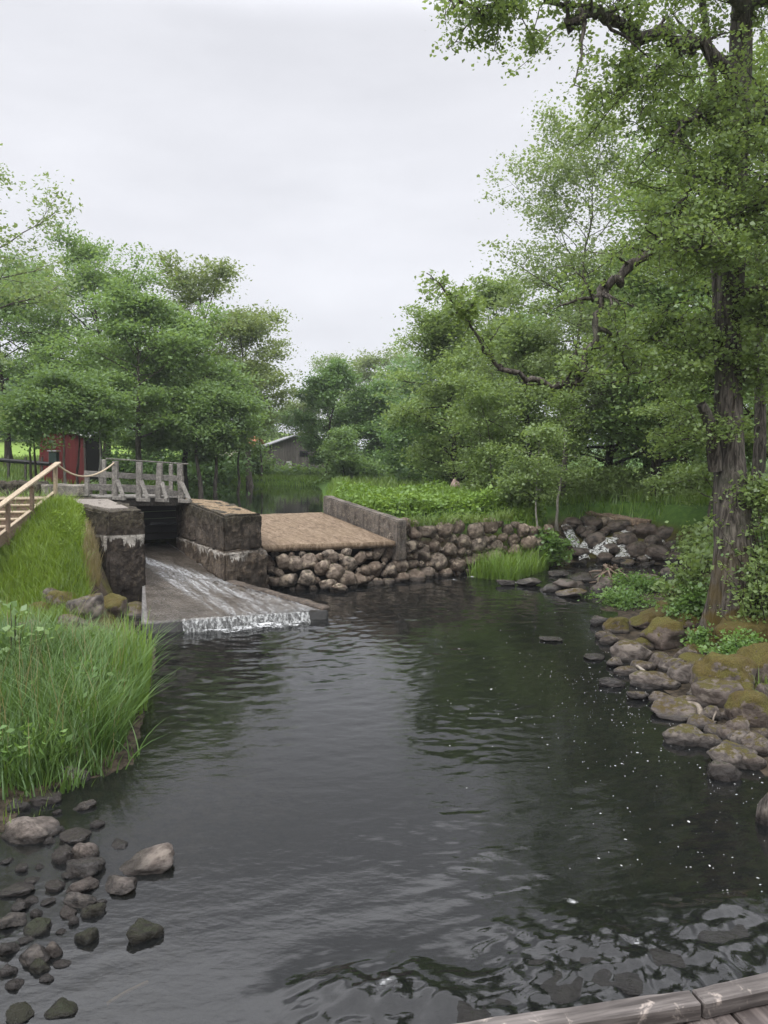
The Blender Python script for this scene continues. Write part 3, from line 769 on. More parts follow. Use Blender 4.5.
fbar('rear_rail', Wy(86, 474, 20.2), Wy(175, 477, 21.5), .05, .10)
fbar('rear_kick_board', Wy(87, 487, 20.4), Wy(172, 489, 21.6), .04, .18)

# ------------------------------------------------------------------ stairs and rope
st = empty('wooden_staircase', (-8.2, 16.4, 1.4))
tag(st, 'new pale wooden stairs with a sloping handrail, climbing the grassy bank to the path', 'stairs')
so = Vector(st.location)
def sbar(name, a, b, w, h, mat, up=(0, 0, 1), bev=.005): return bar(name, Vector(a)-so, Vector(b)-so, w, h, mat, st, up, bev)
top_, bot_ = Wy(55, 497, 17.5), Wy(-45, 576, 14.1)
sbar('stringer', bot_, top_, .06, .24, WOOD['tread'])
sbar('stringer_cap', bot_+np.array([0, 0, .13]), top_+np.array([0, 0, .13]), .09, .022, WOOD['new'])
nst = 10
for k in range(nst):
    f = (k+.6)/nst; p = bot_+(top_-bot_)*f
    a = p+np.array([-.05, .1, .02]); b = a+np.array([-1.5, -.12, 0])
    sbar('tread', a, b, .34, .035, WOOD['new'])
    sbar('riser', a+np.array([0, -.13, -.09]), b+np.array([0, -.13, -.09]), .022, .14, WOOD['tread'])
far_b, far_t = bot_+np.array([-1.56, -.12, 0]), top_+np.array([-1.56, -.12, 0])
sbar('stringer', far_b, far_t, .06, .24, WOOD['tread'])
for px, pb, pt, yy in ((55.5, 506, 466, 17.42), (32, 521, 486, 16.55), (8, 545, 503, 15.65), (-18, 566, 520, 14.9)):
    sbar('post', Wy(px, pb, yy), Wy(px, pt, yy), .075, .075, WOOD['new' if px > 50 else 'tread'], (0, 1, 0))
sbar('handrail', Wy(58.5, 462.5, 17.5), Wy(-40, 535, 14.3), .15, .04, WOOD['new'])
# rope
t_ = np.linspace(0, 1, 26)
a, b = Wy(58, 465, 17.45), Wy(114, 463, 19.4)
P = a+(b-a)*t_[:, None]; P[:, 2] -= .30*(1-(2*t_-1)**2)*(1+.25*(.5-t_))
P[:, 2] += .0
V, Q = tube(P, .022, 6)
tag(npmesh('rope', V, Q, plain('rope_fibre', (.48, .40, .28), .9, nscale=60), smooth=True), 'pale slack rope between the stair handrail and the footbridge', 'rope')

# landing and low wall behind
lw = empty('stone_wall', (-9, 20.5, 2))
tag(lw, 'low dark mossy stone wall beyond the top of the wooden stairs', 'wall')
bm = bmesh.new(); bar_bm(bm, Wy(-20, 489, 21.5), Wy(44, 490, 21.0), .5, .42, bev=.04)
for v in bm.verts: v.co -= lw.location
rough(bm, .12, .07, 8, 4.5, 0); bmobj('rubble', bm, concrete_mat('rubble_dark', (.035, .03, .025), (.13, .11, .09), None, moss_top=2.55), lw)
bm = bmesh.new(); bar_bm(bm, Wy(44.5, 490, 21.0), Wy(90, 491, 20.6), .35, .34, bev=.04)
for v in bm.verts: v.co -= lw.location
rough(bm, .12, .02, 8, 3, 0); bmobj('coping', bm, concrete_mat('coping_grey', (.11, .10, .085), (.24, .22, .19), None), lw)
ld = empty('landing', (-8.6, 18.4, 2.3)); tag(ld, 'plank landing at the head of the wooden stairs', 'landing')
for k in range(5):
    bar('plank', Vector((-9.6, 17.75+.2*k, 2.36))-ld.location, Vector((-7.75-.1*k, 17.75+.2*k, 2.36))-ld.location, .19, .04, WOOD['tread'], ld)

# ------------------------------------------------------------------ buildings
def house(name, label, px, Yp, base_z, W, D, Hw, roofh, wall, roofm, rz, mono=None, roof_over=.25, win=(), door=None, cat='building'):
    c = Wy(px, 470, Yp); root = empty(name, (c[0], c[1], base_z), rz); tag(root, label, cat)
    if mono is not None:
        hl, hr = mono
        bm = bmesh.new()
        vs = [bm.verts.new(v) for v in ((-W/2, 0, -.4), (W/2, 0, -.4), (W/2, D, -.4), (-W/2, D, -.4), (-W/2, 0, hl), (W/2, 0, hr), (W/2, D, hr), (-W/2, D, hl))]
        for q in ((0, 1, 5, 4), (1, 2, 6, 5), (2, 3, 7, 6), (3, 0, 4, 7), (4, 5, 6, 7), (3, 2, 1, 0)): bm.faces.new([vs[k] for k in q])
        bmobj('wall', bm, wall, root)
        s = (hr-hl)/W; o_ = roof_over
        bar('roof', (-W/2-o_*1.6, D/2, hl-s*o_*1.6+.06), (W/2+o_, D/2, hr+s*o_+.06), D+2*o_, .10, roofm, root)
    else:
        bm = bmesh.new()
        pr_ = [(-W/2, -.5), (W/2, -.5), (W/2, Hw), (0, Hw+roofh), (-W/2, Hw)]
        f = [bm.verts.new((x, 0, z)) for x, z in pr_]; b = [bm.verts.new((x, D, z)) for x, z in pr_]
        bm.faces.new(f); bm.faces.new(b[::-1])
        for k in range(5): bm.faces.new((f[k], b[k], b[(k+1) % 5], f[(k+1) % 5]))
        bmobj('wall', bm, wall, root)
        bm = bmesh.new()
        sl = math.hypot(W/2, roofh); ux, uz = (W/2)/sl, roofh/sl
        for sgn in (-1, 1):
            e = (sgn*(W/2+ux*.3), Hw-uz*.3+.07); r_ = (sgn*-.01, Hw+roofh+.07)
            bar_bm(bm, ((e[0]+r_[0])/2, -.3, (e[1]+r_[1])/2), ((e[0]+r_[0])/2, D+.3, (e[1]+r_[1])/2), sl+.3, .08, (-sgn*-uz if False else sgn*uz, 0, ux), 0)
        bmobj('roof', bm, roofm, root)
    return root
red = board_mat('red_boards', (.075, .014, .013), (.135, .023, .021), .17)
tin = plain('tin_roof', (.16, .16, .165), .6, .3, 0, 3)
shed = house('shed', 'red board shed with a slanting pale roof behind the slender tree trunks', 63, 37.5, 2.2, 2.35, 1.9, 0, 0, red, tin, -.06, (2.75, 2.2), .2)
sy = Vector((1.175, 0, 0))
bar('side_shade_panel', (1.195, .05, 1.0), (1.195, 1.85, 1.0), .04, 2.3, plain('shed_side_shade', (.018, .015, .013)), shed)  # dark overlay on the red side wall, painted in place of its shade
bar('corner_board', (1.15, -.035, -.2), (1.15, -.035, 2.15), .10, .04, WOOD['dark'], shed, (0, 1, 0))
bar('roof_edge', (-1.5, -.24, 2.86), (1.6, -.24, 2.10), .04, .13, plain('white_paint', (.75, .75, .73)), shed)
greyb = board_mat('grey_boards', (.05, .044, .039), (.15, .134, .12), .22)
barn = house('barn', 'grey weathered wooden barn beyond the pond, half hidden by trees', 296, 60, 1.6, 7.2, 7, 2.0, 1.3, greyb, plain('barn_roof', (.22, .22, .225), .5), .25)
bar('window', (.3, -.03, 1.9), (.95, -.03, 1.9), .05, .42, plain('window_dark', (.012, .012, .014), .3), barn)
bar('door', (-.55, -.03, .25), (-.55, -.03, 1.3), .42, .05, plain('pale_door', (.42, .41, .38)), barn, (0, 1, 0))
leanto = bmesh.new()
bar_bm(leanto, (-2.6, .6, 1.55), (-6.2, .6, 1.7), 2.2, .10, (0, 0, 1), .01)
bmobj('lean_to_roof', leanto, WOOD['dark'], barn)
bar('lean_to_wall', (-2.65, 1.3, .4), (-6.0, 1.3, .4), .08, 1.9, WOOD['dark'], barn)
for x in (-3.6, -4.9, -6.0): bar('lean_to_post', (x, -.3, -.4), (x, -.3, 1.55), .12, .12, WOOD['grey'], barn, (0, 1, 0))
t = NT('orange_tile'); n = t.noise(t.obj, 9, 4)
tile = t.end(t.pri(t.mix(t.rng(n, .3, .7), (.34, .12, .07), (.46, .19, .11)), .8, .2))
hs = house('house', 'pale house with an orange tiled roof glimpsed through the trees left of the barn', 258, 82, 2.2, 4.6, 4, 2.1, 1.0, plain('pale_render', (.55, .50, .40)), tile, 1.45)
bar('chimney', (1.0, 2.2, 2.8), (1.0, 2.2, 4.3), .5, .5, plain('chimney_white', (.6, .57, .53)), hs, (0, 1, 0))
# fence and meter box by the lawn
fe = empty('fence', (-19, 36, 2.3)); tag(fe, 'low field fence with a black top pipe on thin posts, along the bright lawn', 'fence')
a, b = Wy(-30, 457.5, 36), Wy(50, 464, 36)
P = a+(b-a)*np.linspace(0, 1, 14)[:, None]; V, Q = tube(P-np.array(fe.location), .10, 8)
npmesh('rail', V, Q, plain('black_pipe', (.012, .012, .013), .5), fe, True)
for px in (-25, -8, 8.5, 25.5, 42): bar('post', Vector(Wy(px, 480, 36))-fe.location, Vector(Wy(px, 457, 36))-fe.location, .09, .09, WOOD['dark'], fe, (0, 1, 0))
ub = empty('meter_box', Wy(54, 480, 33)); tag(ub, 'dark green meter box on a short post in front of the red shed', 'meter box')
uo = Vector(ub.location)
bar('post', Vector(Wy(54, 482, 33))-uo, Vector(Wy(54, 463, 33))-uo, .1, .1, WOOD['dark'], ub, (0, 1, 0))
bar('cabinet', Vector(Wy(54, 463, 33))-uo, Vector(Wy(54, 452, 33))-uo, .36, .3, plain('box_green', (.03, .05, .045), .5), ub, (0, 1, 0), .02)
bar('lid', Vector(Wy(49, 451, 33))-uo, Vector(Wy(59, 451, 33))-uo, .4, .05, plain('lid_grey', (.35, .38, .38), .5), ub, (0, 0, 1), .01)

# ================================================================== foliage generators
def leaf_arrays(P, N, size, r, fold=.12, wid=.62):
    """rhombic folded leaves at P with normals N"""
    n = len(P)
    a = r.normal(size=(n, 3)); d = a-N*np.sum(a*N, 1)[:, None]; d /= np.linalg.norm(d, axis=1)[:, None]+1e-9
    s = np.cross(N, d); L = (size*r.uniform(.45, 1.45, n))[:, None]; W = L*wid
    mid = P+d*L*.45
    V = np.stack([P, mid+s*W*.5-N*L*fold, P+d*L, mid-s*W*.5-N*L*fold], 1).reshape(-1, 3)
    return V
def leaves_obj(name, P, N, size, mat, r, parent=None, tint=None, wid=.62):
    V = leaf_arrays(P, N, size, r, wid=wid); n = len(P)
    tint = r.uniform(0, 1, n) if tint is None else tint
    return npmesh(name, V, np.arange(4*n).reshape(n, 4), mat, parent, attrs={'tint': np.repeat(np.clip(tint, 0, 1), 4)})
def up_normals(n, r, jit=.55):
    N = r.normal(size=(n, 3))*jit+np.array([0, 0, 1.]); return N/np.linalg.norm(N, axis=1)[:, None]
def cluster(Cn, sig, per, flat, r, jit=.6):
    """leaf points round cluster centres"""
    k = len(Cn); sig = np.broadcast_to(sig, (k,))
    off = r.normal(size=(k, per, 3))*np.array([1, 1, flat])
    P = (Cn[:, None]+off*sig[:, None, None]).reshape(-1, 3)
    tint = np.repeat(r.uniform(.1, .9, k), per)+r.normal(0, .2, k*per)
    return P, up_normals(len(P), r, jit), tint
def branch(start, dirn, length, n, r, wob=.12, droop=0., rise=0.):
    d = np.array(dirn, float); d /= np.linalg.norm(d); P = [np.array(start, float)]
    for k in range(n-1):
        d = d+r.normal(size=3)*wob+np.array([0, 0, rise-droop*(k/(n-1))]); d /= np.linalg.norm(d)
        P.append(P[-1]+d*length/(n-1))
    return np.array(P)
PROF = {'broad': lambda h: np.sin(np.pi*np.clip(.18+.80*h, 0, 1))**.75, 'ovate': lambda h: np.sin(np.pi*np.clip(.10+.85*h, 0, 1))**.6,
        'cone': lambda h: (1-h*.92)**.8, 'vase': lambda h: np.clip(.35+.9*h, 0, 1)*np.clip((1.08-h)*2.2, 0, 1)**.7}
def tree(label, px, Yp, top, Rad, cb, prof='broad', leaf='elm', bark='dark', seed=0, nprim=26, per=34, size=.2, sig=.42, flat=.42, nsec=7, tr=None, lean=0., elev=(5, 62), base_py=None, name='tree', x=None, stems=1, cat='tree', group=None, jit=.6):
    r = np.random.default_rng(seed+1000)
    X = Wy(px, 470, Yp)[0] if x is None else x
    z0 = tz(X, Yp); H = Wy(px, top, Yp)[2]-z0
    root = empty(name, (X, Yp, z0-.1)); tag(root, label, cat, group)
    g = Geo(); cent = []
    tr = tr or .022*H
    for s_ in range(stems):
        off = np.array([0, 0, 0.]) if stems == 1 else np.array([r.normal()*.4, r.normal()*.4, 0])
        ln = np.array([lean+r.normal()*.03, r.normal()*.03]) if stems == 1 else np.array([r.normal()*.16, r.normal()*.12])
        hh = np.linspace(0, 1, 12)
        P = np.stack([ln[0]*H*hh**1.3, ln[1]*H*hh**1.3, H*.96*hh], 1)+off
        P[:, :2] += np.cumsum(r.normal(size=(12, 2))*.012*H, 0)*.6
        rad = tr*(1-.93*hh**.8)*(1+.6*np.exp(-hh*22))/(1 if stems == 1 else 1.5)
        g.add(*tube(spline(P, 24), np.interp(np.linspace(0, 1, 24), hh, rad), 8))
        npri = nprim if stems == 1 else max(8, nprim//stems)
        for k in range(npri):
            f = (k+r.uniform(0, .9))/npri; h = cb+(1-cb)*f
            p0 = np.array([np.interp(h, hh, P[:, a]) for a in range(3)])
            L = Rad*PROF[prof](f)*r.uniform(.55, 1.25); az_ = k*2.4+r.normal()*.35
            el = R_(elev[0]+(elev[1]-elev[0])*f**1.3+r.normal()*9)
            d = (math.cos(az_)*math.cos(el), math.sin(az_)*math.cos(el), math.sin(el))
            B = branch(p0, d, L, 7, r, .13, .12, .03)
            r0 = max(.012, np.interp(h, hh, rad)*.5)
            g.add(*tube(B, np.linspace(r0, r0*.25, 7), 5))
            cent.append(B[-1:])
            if L > .35*Rad: cent.append(B[4:6]+r.normal(size=(2, 3))*.1)
            for m in range(max(1, int(nsec*min(1, L/(.55*Rad))))):
                q = r.uniform(.28, .98); b0 = np.array([np.interp(q*6, range(7), B[:, a]) for a in range(3)])
                dd = B[min(6, int(q*6)+1)]-B[int(q*6)] if q < .97 else B[6]-B[5]
                dd = dd/(np.linalg.norm(dd)+1e-9)+r.normal(size=3)*np.array([.75, .75, .4])
                l2 = L*r.uniform(.22, .5)*(1.15-.6*q)
                S_ = branch(b0, dd, l2+.15, 4, r, .16, .08, .04)
                g.add(*tube(S_, np.linspace(r0*.32, r0*.1, 4), 3))
                cent.append(S_[-1:]); cent.append(S_[2:3])
    V, Q = g.out(); npmesh('trunk', V, Q, BARK[bark], root, True)
    Cn = np.concatenate(cent)
    P, N, ti = cluster(Cn, sig*r.uniform(.5, 1.3, len(Cn)), int(per*1.45), flat, r, jit)
    leaves_obj('crown', P, N, size*.84, LEAF[leaf], r, root, ti)
    return root

# ------------------------------------------------------------------ trees, left bank
tree('tall loose tree with pale leaves at the left edge, above the stairs', -60, 24, 140, 3.6, .30, 'broad', 'pale', 'grey', 1, 28, 26, .17, .36, .45)
tree('broad green tree behind the red shed, furthest left of the shed clump', 8, 43, 285, 4.2, .30, 'broad', 'elm', 'dark', 2, 30, 30, .21, .46)
tree('tall leafy tree behind the shed, highest of the left clump', 108, 42, 250, 4.5, .30, 'broad', 'elm', 'dark', 3, 34, 34, .21, .46, .36)
tree('leafy tree with tiered spreading boughs hanging over the red shed', 136, 33, 300, 3.4, .37, 'broad', 'elm', 'grey', 4, 32, 36, .19, .40, .3)
tree('light green tree with a narrow crown rising left of the red shed', 45, 46, 272, 3.8, .3, 'ovate', 'elm', 'grey', 5, 28, 30, .22, .46)
tree('rounded dense tree above the right end of the footbridge', 182, 36, 322, 3.0, .34, 'broad', 'elm', 'dark', 6, 32, 36, .2, .42, .36)
tree('dark olive tree with the tallest crown behind the footbridge clump', 212, 47, 276, 4.6, .25, 'broad', 'olive', 'dark', 7, 32, 30, .24, .5)
tree('olive green tree at the right end of the left clump, next to the barn', 249, 45, 322, 3.3, .5, 'broad', 'olive', 'grey', 8, 28, 28, .21, .44)
tree('small leafy tree on the pond bank, right of the footbridge', 212, 34, 385, 1.4, .5, 'broad', 'elm', 'grey', 9, 22, 30, .17, .34)
tree('thin airy tree leaning over the pond in front of the barn', 262, 48, 375, 1.6, .45, 'vase', 'pale', 'grey', 10, 16, 14, .17, .36, tr=.07)
for k, (px, yy, top, lab, bk) in enumerate([(31, 27, 400, 'thin dark-stemmed sapling by the lawn fence, nearest the handrail', 'dark'), (40, 28.5, 395, 'slender dark sapling just left of the red shed wall', 'dark'), (64, 29, 380, 'pale grey slender tree crossing the middle of the red shed', 'pale'),
                                    (79, 30, 385, 'slanting grey slender tree before the right half of the red shed', 'grey'), (97, 29, 390, 'pale slender tree at the dark right end of the red shed', 'pale'), (106, 31, 380, 'leaning grey slender tree right beside the rear post of the footbridge', 'grey')]):
    tree(lab, px, yy, top, 1.25, .66, 'vase', 'elm', bk, 20+k, 14, 20, .16, .34, .36, 6, .075, .02*(-1)**k, group='slender trees in front of the red shed')
for k, (px, yy, lab) in enumerate([(197, 33, 'stout dark trunked tree behind the wide concrete pier'), (236, 36, 'leaning tree on the near left pond shore with a slanting trunk')]):
    tree(lab, px, yy, 392, 1.3, .58, 'broad', 'elm', 'grey', 30+k, 16, 24, .17, .36, .36, 6, .15-.06*k, .07*k)
for k, (px, yy, top, rad, lab) in enumerate([(-30, 88, 372, 6, 'distant tree at the back of the lawn, cut by the left edge'), (12, 92, 392, 5, 'distant round tree at the back of the lawn, left of the shed roof'), (48, 86, 380, 6, 'distant tree behind the left end of the shed roof'),
                                         (120, 80, 360, 6, 'distant tree behind the shed clump'), (175, 85, 365, 6, 'distant tree seen low between the footbridge trunks')]):
    tree(lab, px, yy, top, rad, .06, 'broad', 'deep', 'dark', 40+k, 24, 22, .42, .9, .5)
# ------------------------------------------------------------------ trees, middle
tree('dense dark green round-headed tree at the pond corner, right of the barn', 328, 49, 372, 2.2, .2, 'ovate', 'deep', 'dark', 50, 34, 42, .2, .36, .45)
tree('lighter small tree leaning in front of the dark round-headed tree', 343, 44, 432, 1.1, .3, 'broad', 'elm', 'dark', 58, 20, 26, .16, .3)
tree('narrow green tree between the dark round-headed tree and the pointed one', 357, 54, 402, 2.0, .08, 'ovate', 'elm', 'dark', 51, 28, 34, .2, .38)
tree('dense pointed dark tree above the middle of the leafy bank', 385, 50, 393, 2.0, .06, 'ovate', 'deep', 'dark', 52, 34, 42, .19, .34, .45)
tree('bare-topped thin tree peeping above the round-headed tree', 333, 88, 353, 2.6, .55, 'vase', 'pale', 'grey', 53, 16, 10, .26, .5)
tree('distant spreading tree above the skyline in the middle', 368, 84, 357, 4.6, .3, 'broad', 'olive', 'dark', 54, 28, 26, .32, .7)
tree('distant airy brownish tree right of the skyline gap', 402, 88, 356, 4.0, .5, 'vase', 'pale', 'dark', 55, 20, 10, .28, .6)
tree('distant rounded tree behind the pointed dark tree', 412, 72, 388, 4.6, .1, 'broad', 'deep', 'dark', 56, 28, 28, .3, .65)
tree('distant bushy tree low behind the barn roof', 268, 90, 415, 4.2, .1, 'broad', 'elm', 'dark', 57, 24, 24, .3, .6)
tree('distant tree directly behind the barn', 306, 92, 405, 4.4, .1, 'broad', 'olive', 'dark', 59, 24, 24, .34, .75)
for k, (px, yy, top, rad, lab) in enumerate([(445, 70, 370, 6, 'distant tree behind the skyline at the left of the right wood'), (520, 66, 330, 7, 'tall tree deep in the right wood, left of the alder'), (620, 62, 300, 8, 'tall tree deep in the right wood behind the cascade'), (720, 60, 260, 8, 'tall tree deep in the right wood behind the alder trunk'), (800, 50, 200, 8, 'tall tree deep in the right wood past the right edge')]):
    tree(lab, px, yy, top, rad, .04, 'broad', 'deep', 'dark', 60+k, 30, 26, .4, .85, .5)
# ------------------------------------------------------------------ trees, right wood
tree('bushy light green tree at the left end of the right wood, beside the skyline gap', 452, 33, 322, 2.6, .06, 'ovate', 'alder', 'dark', 70, 34, 34, .17, .38)
tree('dark green low tree just behind the pink boulder', 425, 40, 405, 2.4, .05, 'broad', 'deep', 'dark', 71, 28, 34, .19, .42)
tree('tall olive tree behind the pink boulder trees', 492, 40, 285, 4.0, .12, 'broad', 'alder', 'dark', 72, 34, 32, .21, .46)
tree('leafy mid-height tree left of the cascade with drooping boughs', 530, 30, 330, 3.0, .1, 'broad', 'alder', 'dark', 73, 32, 36, .16, .38, .32)
tree('tall airy tree with thin upright branches against the sky', 562, 29, 138, 3.9, .26, 'ovate', 'pale', 'grey', 74, 50, 24, .15, .30, .5, 8, .13)
tree('broad olive tree standing directly behind the cascade', 606, 33, 255, 4.0, .12, 'broad', 'alder', 'dark', 75, 36, 34, .19, .42, .34)
tree('dense dark tree between the cascade and the alder trunk', 662, 28, 215, 3.8, .14, 'broad', 'elm', 'dark', 76, 36, 36, .17, .40, .34)
tree('tall dark tree close behind the alder trunk', 735, 25, 90, 4.2, .2, 'broad', 'elm', 'dark', 77, 38, 34, .17, .42, .36)
tree('young bushy tree left of the alder, over the end of the cascade', 706, 22, 340, 1.9, .3, 'broad', 'alder', 'grey', 78, 28, 34, .12, .28, .34, tr=.07)
tree('tall tree past the right edge, behind the moss-covered bank', 830, 20, 60, 4.0, .14, 'broad', 'elm', 'dark', 79, 34, 32, .16, .4)
tree('two-stemmed thin tree rising behind the leafy bank near the pink boulder', 497, 27, 385, 1.6, .28, 'vase', 'alder', 'grey', 80, 20, 24, .13, .32, .4, 6, .06, stems=2)
tree('white-stemmed sapling standing at the end of the dry stone wall', 538, 22.9, 430, .9, .42, 'vase', 'alder', 'pale', 81, 14, 16, .11, .22, .4, 5, .045)
tree('pale slender tree with bare lower stem left of the cascade ledge', 560, 26, 400, 1.3, .40, 'vase', 'alder', 'pale', 82, 16, 18, .12, .26, .4, 5, .06)
tree('dark forked old trunk in the grass behind the cascade', 648, 34, 380, 2.4, .30, 'broad', 'alder', 'dark', 83, 22, 28, .17, .4, .34, 6, .32, .03)
tree('leaning dark trunk in the grass, second one behind the cascade', 684, 30, 350, 2.4, .34, 'broad', 'alder', 'dark', 84, 22, 28, .16, .38, .34, 6, .24, .08)

# ------------------------------------------------------------------ the big alder on the right bank
def alder():
    r = np.random.default_rng(5)
    base = np.array([5.75, 12.75, .35])
    root = empty('alder_tree', base); tag(root, 'huge old alder with a flared moss-footed trunk on the right bank', 'tree')
    g = Geo()
    tp = [Wy(742, 655, 12.7), Wy(738, 600, 12.8), Wy(735, 540, 12.9), Wy(731, 470, 13.1), Wy(728, 400, 13.2), Wy(729, 330, 13.3), Wy(733, 240, 13.3), Wy(737, 140, 13.3), Wy(741, 40, 13.4), Wy(744, -80, 13.4), Wy(746, -220, 13.5), Wy(748, -380, 13.5)]
    TP = spline(tp, 70)
    rr = np.interp(np.linspace(0, 11, 70), range(12), [.64, .42, .31, .255, .235, .225, .21, .20, .18, .15, .11, .05])
    V, Q = tube(TP, rr, 22)
    ax = np.repeat(TP, 22, 0); d = V-ax; ang = np.arctan2(d[:, 1], d[:, 0])
    lowk = np.exp(-np.clip(V[:, 2]-.4, 0, None)/.9)
    k = 1+lowk*(.22*np.sin(ang*5+1.)+.12*np.sin(ang*3))+.10*fbm(V*np.array([2.2, 2.2, .9]), 4, 3)
    V = ax+d*k[:, None]
    g.add(V, Q)
    cents = []
    def limb(P, r0, r1, n=22, sub=10, sl=1.0, dens=1., wob=.05):
        P = spline(P, n)+r.normal(size=(n, 3))*wob
        g.add(*tube(P, np.linspace(r0, r1, n)*(1+.15*r.normal(size=n)), 7))
        for m in range(sub):
            q = r.uniform(.15, 1.)*(n-1); b0 = np.array([np.interp(q, range(n), P[:, a]) for a in range(3)])
            dd = r.normal(size=3)*np.array([1, 1, .55])+np.array([-.15, 0, .1])
            S_ = branch(b0, dd, sl*r.uniform(.5, 1.2), 6, r, .2, .05, .03)
            g.add(*tube(S_, np.linspace(max(.012, r1*.6), .006, 6), 4))
            for b in range(4):
                T2 = branch(S_[2+b], r.normal(size=3)*np.array([1, 1, .5]), sl*r.uniform(.25, .6), 4, r, .2)
                g.add(*tube(T2, np.linspace(.008, .004, 4), 3))
                if r.uniform() < dens: cents.append(T2[-1:]); cents.append(T2[2:3])
            if r.uniform() < dens: cents.append(S_[-2:])
    # the gnarled limbs that reach left over the water
    limb([Wy(732, 225, 13.3), Wy(700, 238, 13.0), Wy(661, 246, 12.6), Wy(628, 272, 12.3), Wy(604, 289, 12.2), Wy(592, 300, 12.1)], .12, .06, 24, 12, .8, .45)
    limb([Wy(604, 288, 12.2), Wy(598, 318, 12.1), Wy(590, 348, 12.0), Wy(578, 378, 11.9), Wy(562, 386, 11.9), Wy(528, 379, 11.8), Wy(500, 368, 11.7)], .065, .035, 26, 10, .6, .55)
    limb([Wy(500, 368, 11.7), Wy(482, 345, 11.6), Wy(468, 322, 11.6), Wy(450, 300, 11.5), Wy(438, 284, 11.5), Wy(428, 272, 11.5)], .03, .008, 20, 9, .42, .9, .02)
    limb([Wy(600, 325, 12.1), Wy(614, 345, 12.3), Wy(624, 356, 12.4), Wy(632, 385, 12.5)], .045, .02, 12, 8, .7, .8)
    limb([Wy(738, 95, 13.3), Wy(705, 48, 12.8), Wy(660, 34, 12.2), Wy(628, 28, 11.8), Wy(588, 14, 11.4), Wy(568, 30, 11.2)], .12, .06, 24, 22, .9, .8)
    limb([Wy(600, 16, 11.5), Wy(560, 0, 11.2), Wy(520, -4, 10.9), Wy(488, 8, 10.6), Wy(452, 4, 10.4)], .05, .012, 20, 20, .6, 1.)
    limb([Wy(700, 45, 12.8), Wy(660, 70, 12.4), Wy(640, 80, 12.0), Wy(622, 92, 11.8)], .06, .015, 18, 20, .8, 1.)
    limb([Wy(738, 120, 13.3), Wy(705, 120, 12.9), Wy(688, 118, 12.4), Wy(668, 140, 12.1)], .07, .02, 18, 22, .9, 1.)
    limb([Wy(735, 170, 13.3), Wy(705, 175, 12.8), Wy(690, 190, 12.5), Wy(672, 215, 12.3)], .07, .02, 18, 24, .9, 1.)
    limb([Wy(742, 20, 13.4), Wy(720, -40, 12.6), Wy(670, -80, 11.6), Wy(610, -90, 10.8)], .1, .03, 18, 26, 1.1, 1.)
    limb([Wy(745, -60, 13.4), Wy(700, -160, 12.4), Wy(640, -200, 11)], .1, .03, 18, 26, 1.3, 1.)
    limb([Wy(745, -120, 13.4), Wy(800, -220, 12.4), Wy(860, -260, 11)], .1, .03, 18, 26, 1.3, 1.)
    limb([Wy(745, 20, 13.4), Wy(790, -30, 12.8), Wy(850, -40, 12.2)], .1, .03, 18, 24, 1.1, 1.)
    limb([Wy(738, 150, 13.3), Wy(775, 110, 12.8), Wy(830, 100, 12.2)], .09, .03, 18, 24, 1.1, 1.)
    limb([Wy(735, 230, 13.3), Wy(765, 200, 12.6), Wy(800, 190, 12.0)], .09, .03, 18, 24, 1.0, 1.)
    limb([Wy(735, 260, 13.2), Wy(715, 240, 12.2), Wy(700, 250, 11.6)], .06, .02, 14, 22, .8, 1.)
    limb([Wy(731, 300, 13.2), Wy(770, 285, 12.4), Wy(820, 280, 11.8)], .07, .02, 14, 20, .8, 1.)
    limb([Wy(730, 340, 13.3), Wy(690, 320, 13.4), Wy(655, 335, 13.4), Wy(630, 350, 13.3)], .05, .015, 16, 22, .8, 1.)
    for pts in ([(722, 430, 13.2), (700, 432, 13.2), (668, 446, 13.0)], [(742, 380, 13.2), (762, 372, 13.0), (795, 378, 12.7)], [(745, 500, 13.1), (762, 497, 12.8), (785, 512, 12.5)], [(730, 350, 13.2), (700, 352, 12.8), (665, 380, 12.6)], [(742, 300, 13.3), (760, 310, 13.0), (785, 330, 12.6)]):
        limb([Wy(*q) for q in pts], .03, .008, 12, 13, .62, 1., .03)
    # second stem, broken snag, side trunk
    g.add(*tube(spline([Wy(716, 470, 13.0), Wy(712, 440, 12.9), Wy(708, 418, 12.8), Wy(701, 404, 12.75)], 10), np.linspace(.13, .08, 10), 9))
    g.add(*tube(spline([Wy(728, 480, 13.5), Wy(722, 400, 13.6), Wy(718, 330, 13.7), Wy(716, 240, 13.8), Wy(718, 130, 13.8), Wy(705, 20, 13.8), Wy(690, -80, 13.6)], 30), np.linspace(.10, .05, 30)*(1+.08*r.normal(size=30)), 10))
    V, Q = g.out(); npmesh('trunk', V-base, Q, BARK['old'], root, True)
    Cn = np.concatenate(cents)-base
    P, N, ti = cluster(Cn, .105*r.uniform(.6, 1.4, len(Cn)), 20, .55, r, .75)
    leaves_obj('crown', P, N, .064, LEAF['alder'], r, root, ti, .75)
alder()
tree('dark mossy trunked tree at the right edge just behind the alder', 772, 15.5, 40, 2.6, .42, 'broad', 'alder', 'old', 90, 24, 30, .12, .34, .4, 7, .2)

